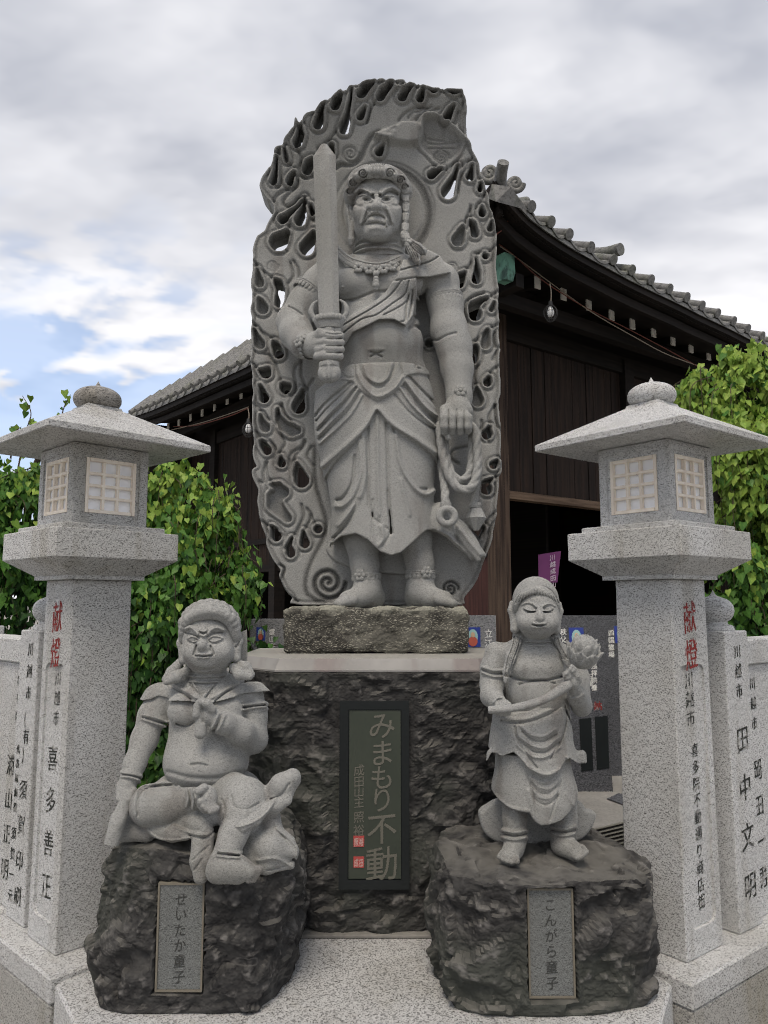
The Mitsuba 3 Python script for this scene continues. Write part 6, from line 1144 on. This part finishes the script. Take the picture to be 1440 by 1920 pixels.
tablet(((1100, 1185, 1154), (1130, 1200, 1470)), 5.6, .20, 'dark granite tablet partly hidden behind the right lantern', MDARKG, (1151, 1174, 1178, 1206), (('四国霊場', 1146, 1186, 12),))
tablet(((862, 930, 1154), (862, 932, 1420)), 5.3, .03, 'light granite tablet with a blue picture beside the carved block', MLG, (872, 1176, 901, 1213), (('立江寺', 916, 1187, 16),))
tablet(((470, 536, 1161), (462, 536, 1420)), 5.3, .03, 'light granite tablet with a blue picture left of the carved block', MLG, (481, 1176, 497, 1201), (('霊山寺', 510, 1184, 12),))
tablet(((505, 548, 1161), (500, 548, 1420)), 5.45, .03, 'dark granite tablet between the left tablet and the carved block', MDARKG)
tablet(((1380, 1460, 1168), (1380, 1460, 1400)), 5.6, .03, 'granite tablet far right behind the fence', MLG)
# ---------------------------------------------------------------- trees with hanging, heart shaped leaves
def leafmat(name, c0, c1):
    def fn(p, n, uv): k = mikit.cell_rand(p.x * 21, p.y * 21, p.z * 21); g = fb(p.x * 3, p.y * 3, p.z * 3, 2); return mikit.mix(C(*c0), C(*c1), .6 * k + .4 * g)
    scene[name] = {'type': 'twosided', 'bsdf': {'type': 'principled', 'base_color': mikit.proc(fn), 'roughness': .5, 'specular': .25, 'flatness': .3}}
    return name
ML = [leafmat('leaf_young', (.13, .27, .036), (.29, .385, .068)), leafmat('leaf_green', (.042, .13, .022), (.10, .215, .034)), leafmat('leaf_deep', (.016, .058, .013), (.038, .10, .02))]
MBARK = mat('bark', wood((.10, .075, .055), (.035, .026, .02), 2), .9)
_h = np.array([(0, 0), (.30, .16), (.47, .02), (.46, -.28), (.26, -.66), (0, -1.08), (-.26, -.66), (-.46, -.28), (-.47, .02), (-.30, .16)])
LEAF_V = np.c_[_h[:, 0], .16 * np.abs(_h[:, 0]) - .10 * (_h[:, 1] + .3) ** 2, _h[:, 1]]; LEAF_V = np.vstack([LEAF_V, [[0, 0.0, -.45]]]); LV2 = np.array([(0, .02, 0), (.36, .05, .12), (.44, .07, -.25), (0, -.06, -1.08), (-.44, .07, -.25), (-.36, .05, .12)]); LF2 = np.array([(0, 2, 1), (0, 3, 2), (0, 4, 3), (0, 5, 4)])
LEAF_F = np.array([(10, i, (i + 1) % 10) for i in range(10)])
def leaves(pos, nrm, size, rng):
    """one mesh of leaves: each hangs from pos, its blade facing nrm"""
    k = len(pos); z = np.c_[rng.normal(0, .38, (k, 2)), np.ones(k)]; z /= np.linalg.norm(z, axis=1, keepdims=True); y = -nrm + rng.normal(0, .45, (k, 3)); y -= z * (y * z).sum(1, keepdims=True); y /= np.linalg.norm(y, axis=1, keepdims=True); x = np.cross(y, z)
    sc = size * rng.uniform(.5, 1.3, k); M = np.stack([x, y, z], 2) * sc[:, None, None]; v = np.einsum('kij,nj->kni', M, LV2) + pos[:, None]
    return v, M
def tree(name, label, blobs, n, seed, trunk, size, tips=(), young=lambda p: .4, single=220):
    rng = np.random.default_rng(seed); t = thing(name, label, 'shrub' if 'shrub' in name else 'tree', None if 'shrub' in name else 'leafy trees behind the fences'); pos, nrm = [], []; vol = np.array([b[3] * b[4] for b in blobs], float); cnt = (n * vol / vol.sum()).astype(int)
    for (u, v, y, ru, rv), c in zip(blobs, cnt):
        o = P(u, v, y); s = y / F; m = max(int(c / 75), 6); d = rng.normal(size=(m, 3)); d[:, 1] -= .5; d /= np.linalg.norm(d, axis=1, keepdims=True); r = 1.14 - np.abs(rng.normal(0, .34, m)); ctr = o + d * r[:, None] * np.array([ru * s, min(ru, rv) * s * .8, rv * s])
        i = rng.integers(m, size=c); w = rng.normal(size=(c, 3)); w /= np.linalg.norm(w, axis=1, keepdims=True); q = w * (rng.random(c) ** .45)[:, None] * rng.uniform(.6, 1.5, m)[i][:, None] * np.array([.10, .09, .12]); q[:, 2] -= .05 * rng.random(c)
        pos.append(ctr[i] + q); nn = d[i] * .6 + w * .7; nrm.append(nn / np.linalg.norm(nn, axis=1, keepdims=True))
    pos, nrm = np.vstack(pos), np.vstack(nrm)
    # hanging shoots, each with its own row of leaves
    shoots = []
    for _ in range(int(n / 60)):
        i = rng.integers(len(pos)); p = pos[i]; L_ = rng.uniform(.12, .38); o = nrm[i] * [1, 1, 0] * rng.uniform(.02, .10); l = spline([p - o * .5 + [0, 0, .06], p + o, p + o * 1.3 - [0, 0, L_ * .5], p + o * 1.2 + rng.normal(0, .02, 3) - [0, 0, L_]], 4); shoots.append(tube(l, np.linspace(.0035, .0015, len(l)), 4))
        q = l[2::2]; q = q + rng.normal(0, .022, q.shape); pos = np.vstack([pos, q]); nrm = np.vstack([nrm, np.repeat(nrm[i][None], len(q), 0)])
    for l in tips:
        l = spline(l, 6); shoots.append(tube(l, np.linspace(.006, .002, len(l)), 5)); q = l[2:] + rng.normal(0, .02, l[2:].shape); pos = np.vstack([pos, q]); nrm = np.vstack([nrm, np.tile([0, -1, .2], (len(q), 1))])
    bl = [tube(spline(l, 6), np.linspace(r0, r1, 6 * (len(l) - 1) + 1), 8) for l, r0, r1 in trunk]
    add('trunk', cat_(bl), MBARK, t, smooth=50); add('twigs', cat_(shoots), MBARK, t, kind='stuff', smooth=60)
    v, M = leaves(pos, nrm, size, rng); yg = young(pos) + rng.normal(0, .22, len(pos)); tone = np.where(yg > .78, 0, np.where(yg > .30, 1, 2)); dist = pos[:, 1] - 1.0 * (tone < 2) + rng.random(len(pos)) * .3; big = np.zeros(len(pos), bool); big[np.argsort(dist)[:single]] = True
    for k in range(3):
        s = (tone == k) & ~big
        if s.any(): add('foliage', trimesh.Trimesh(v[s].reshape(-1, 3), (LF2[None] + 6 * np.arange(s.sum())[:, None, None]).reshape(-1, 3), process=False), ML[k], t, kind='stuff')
    base = [mikit.ply(trimesh.Trimesh(LEAF_V, LEAF_F, process=False), ML[k]) for k in range(3)]
    for i in np.nonzero(big)[0]:
        m = np.eye(4); m[:3, :3] = M[i]; m[:3, 3] = pos[i]; add('leaf', {**base[tone[i]], 'to_world': T(m)}, None, t)
    return t
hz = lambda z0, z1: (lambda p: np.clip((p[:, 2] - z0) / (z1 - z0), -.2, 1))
def q_(*l): return [P(u, v, y) for u, v, y in l]
tree('weeping_tree', 'weeping tree with heart shaped green leaves behind the left lantern', [(335, 945, 5.0, 75, 75), (395, 1010, 4.9, 60, 85), (300, 1090, 4.8, 130, 120), (415, 1130, 4.8, 55, 85), (190, 980, 5.3, 150, 130), (285, 1270, 4.7, 95, 110), (330, 1180, 4.6, 110, 90), (300, 1420, 4.6, 60, 60), (445, 1085, 4.85, 32, 50)], 15000, 3,
    [(q_((250, 1450, 5.2), (245, 1200, 5.2), (255, 1000, 5.2), (270, 880, 5.2)), .06, .03), (q_((250, 1000, 5.2), (320, 900, 5.1), (375, 920, 5.0), (400, 1000, 4.95)), .025, .008), (q_((255, 1050, 5.2), (330, 1000, 5.0), (400, 1040, 4.9)), .02, .006)], .046, [q_((380, 905, 4.95), (410, 940, 4.9), (428, 975, 4.9)), q_((440, 1060, 4.8), (470, 1085, 4.75), (476, 1100, 4.75)), q_((455, 1200, 4.75), (490, 1205, 4.7), (525, 1212, 4.7))], hz(.9, 2.6))
tree('weeping_tree', 'leafy green tree at the left edge rising behind the stone fence', [(30, 930, 4.9, 75, 70), (10, 1040, 4.8, 70, 90), (50, 1130, 4.9, 70, 70), (90, 1000, 5.2, 90, 120), (-60, 960, 4.8, 90, 130), (60, 1230, 5, 80, 60)], 7000, 8,
    [(q_((30, 1400, 5.2), (40, 1150, 5.2), (60, 900, 5.2), (110, 790, 5.1)), .05, .012)], .046, [q_((30, 900, 4.9), (45, 820, 4.9), (58, 775, 4.9), (42, 742, 4.9)), q_((110, 820, 5), (118, 770, 5), (132, 740, 5)), q_((20, 860, 4.9), (25, 815, 4.9), (40, 800, 4.9))], hz(1.2, 2.9))
tree('weeping_tree', 'bright yellow green leafy tree behind the right lantern', [(1345, 745, 4.9, 60, 55), (1420, 730, 4.8, 85, 75), (1390, 850, 4.7, 85, 90), (1430, 980, 4.7, 85, 110), (1410, 1100, 4.75, 85, 90), (1500, 850, 4.7, 100, 180), (1300, 760, 5.1, 40, 40), (1420, 900, 5.2, 110, 160)], 15000, 14,
    [(q_((1440, 1400, 5.2), (1430, 1150, 5.2), (1425, 900, 5.2), (1400, 760, 5.1)), .06, .02)], .046, [q_((1330, 720, 4.9), (1345, 690, 4.9), (1350, 650, 4.9)), q_((1400, 700, 4.8), (1412, 665, 4.8), (1420, 640, 4.8)), q_((1290, 750, 5), (1275, 730, 5), (1268, 722, 5))], lambda p: .34 + np.clip((p[:, 2] - 1.4) / 1.2, -.25, .7))
tree('garden_shrub', 'low dark shrub between the left lantern and the pedestal', [(290, 1440, 4.3, 60, 45), (350, 1440, 4.4, 60, 40)], 700, 19, [(q_((300, 1500, 4.5), (305, 1440, 4.5), (310, 1400, 4.5)), .02, .008)], .045, (), lambda p: .3 + 0 * p[:, 2], 60)
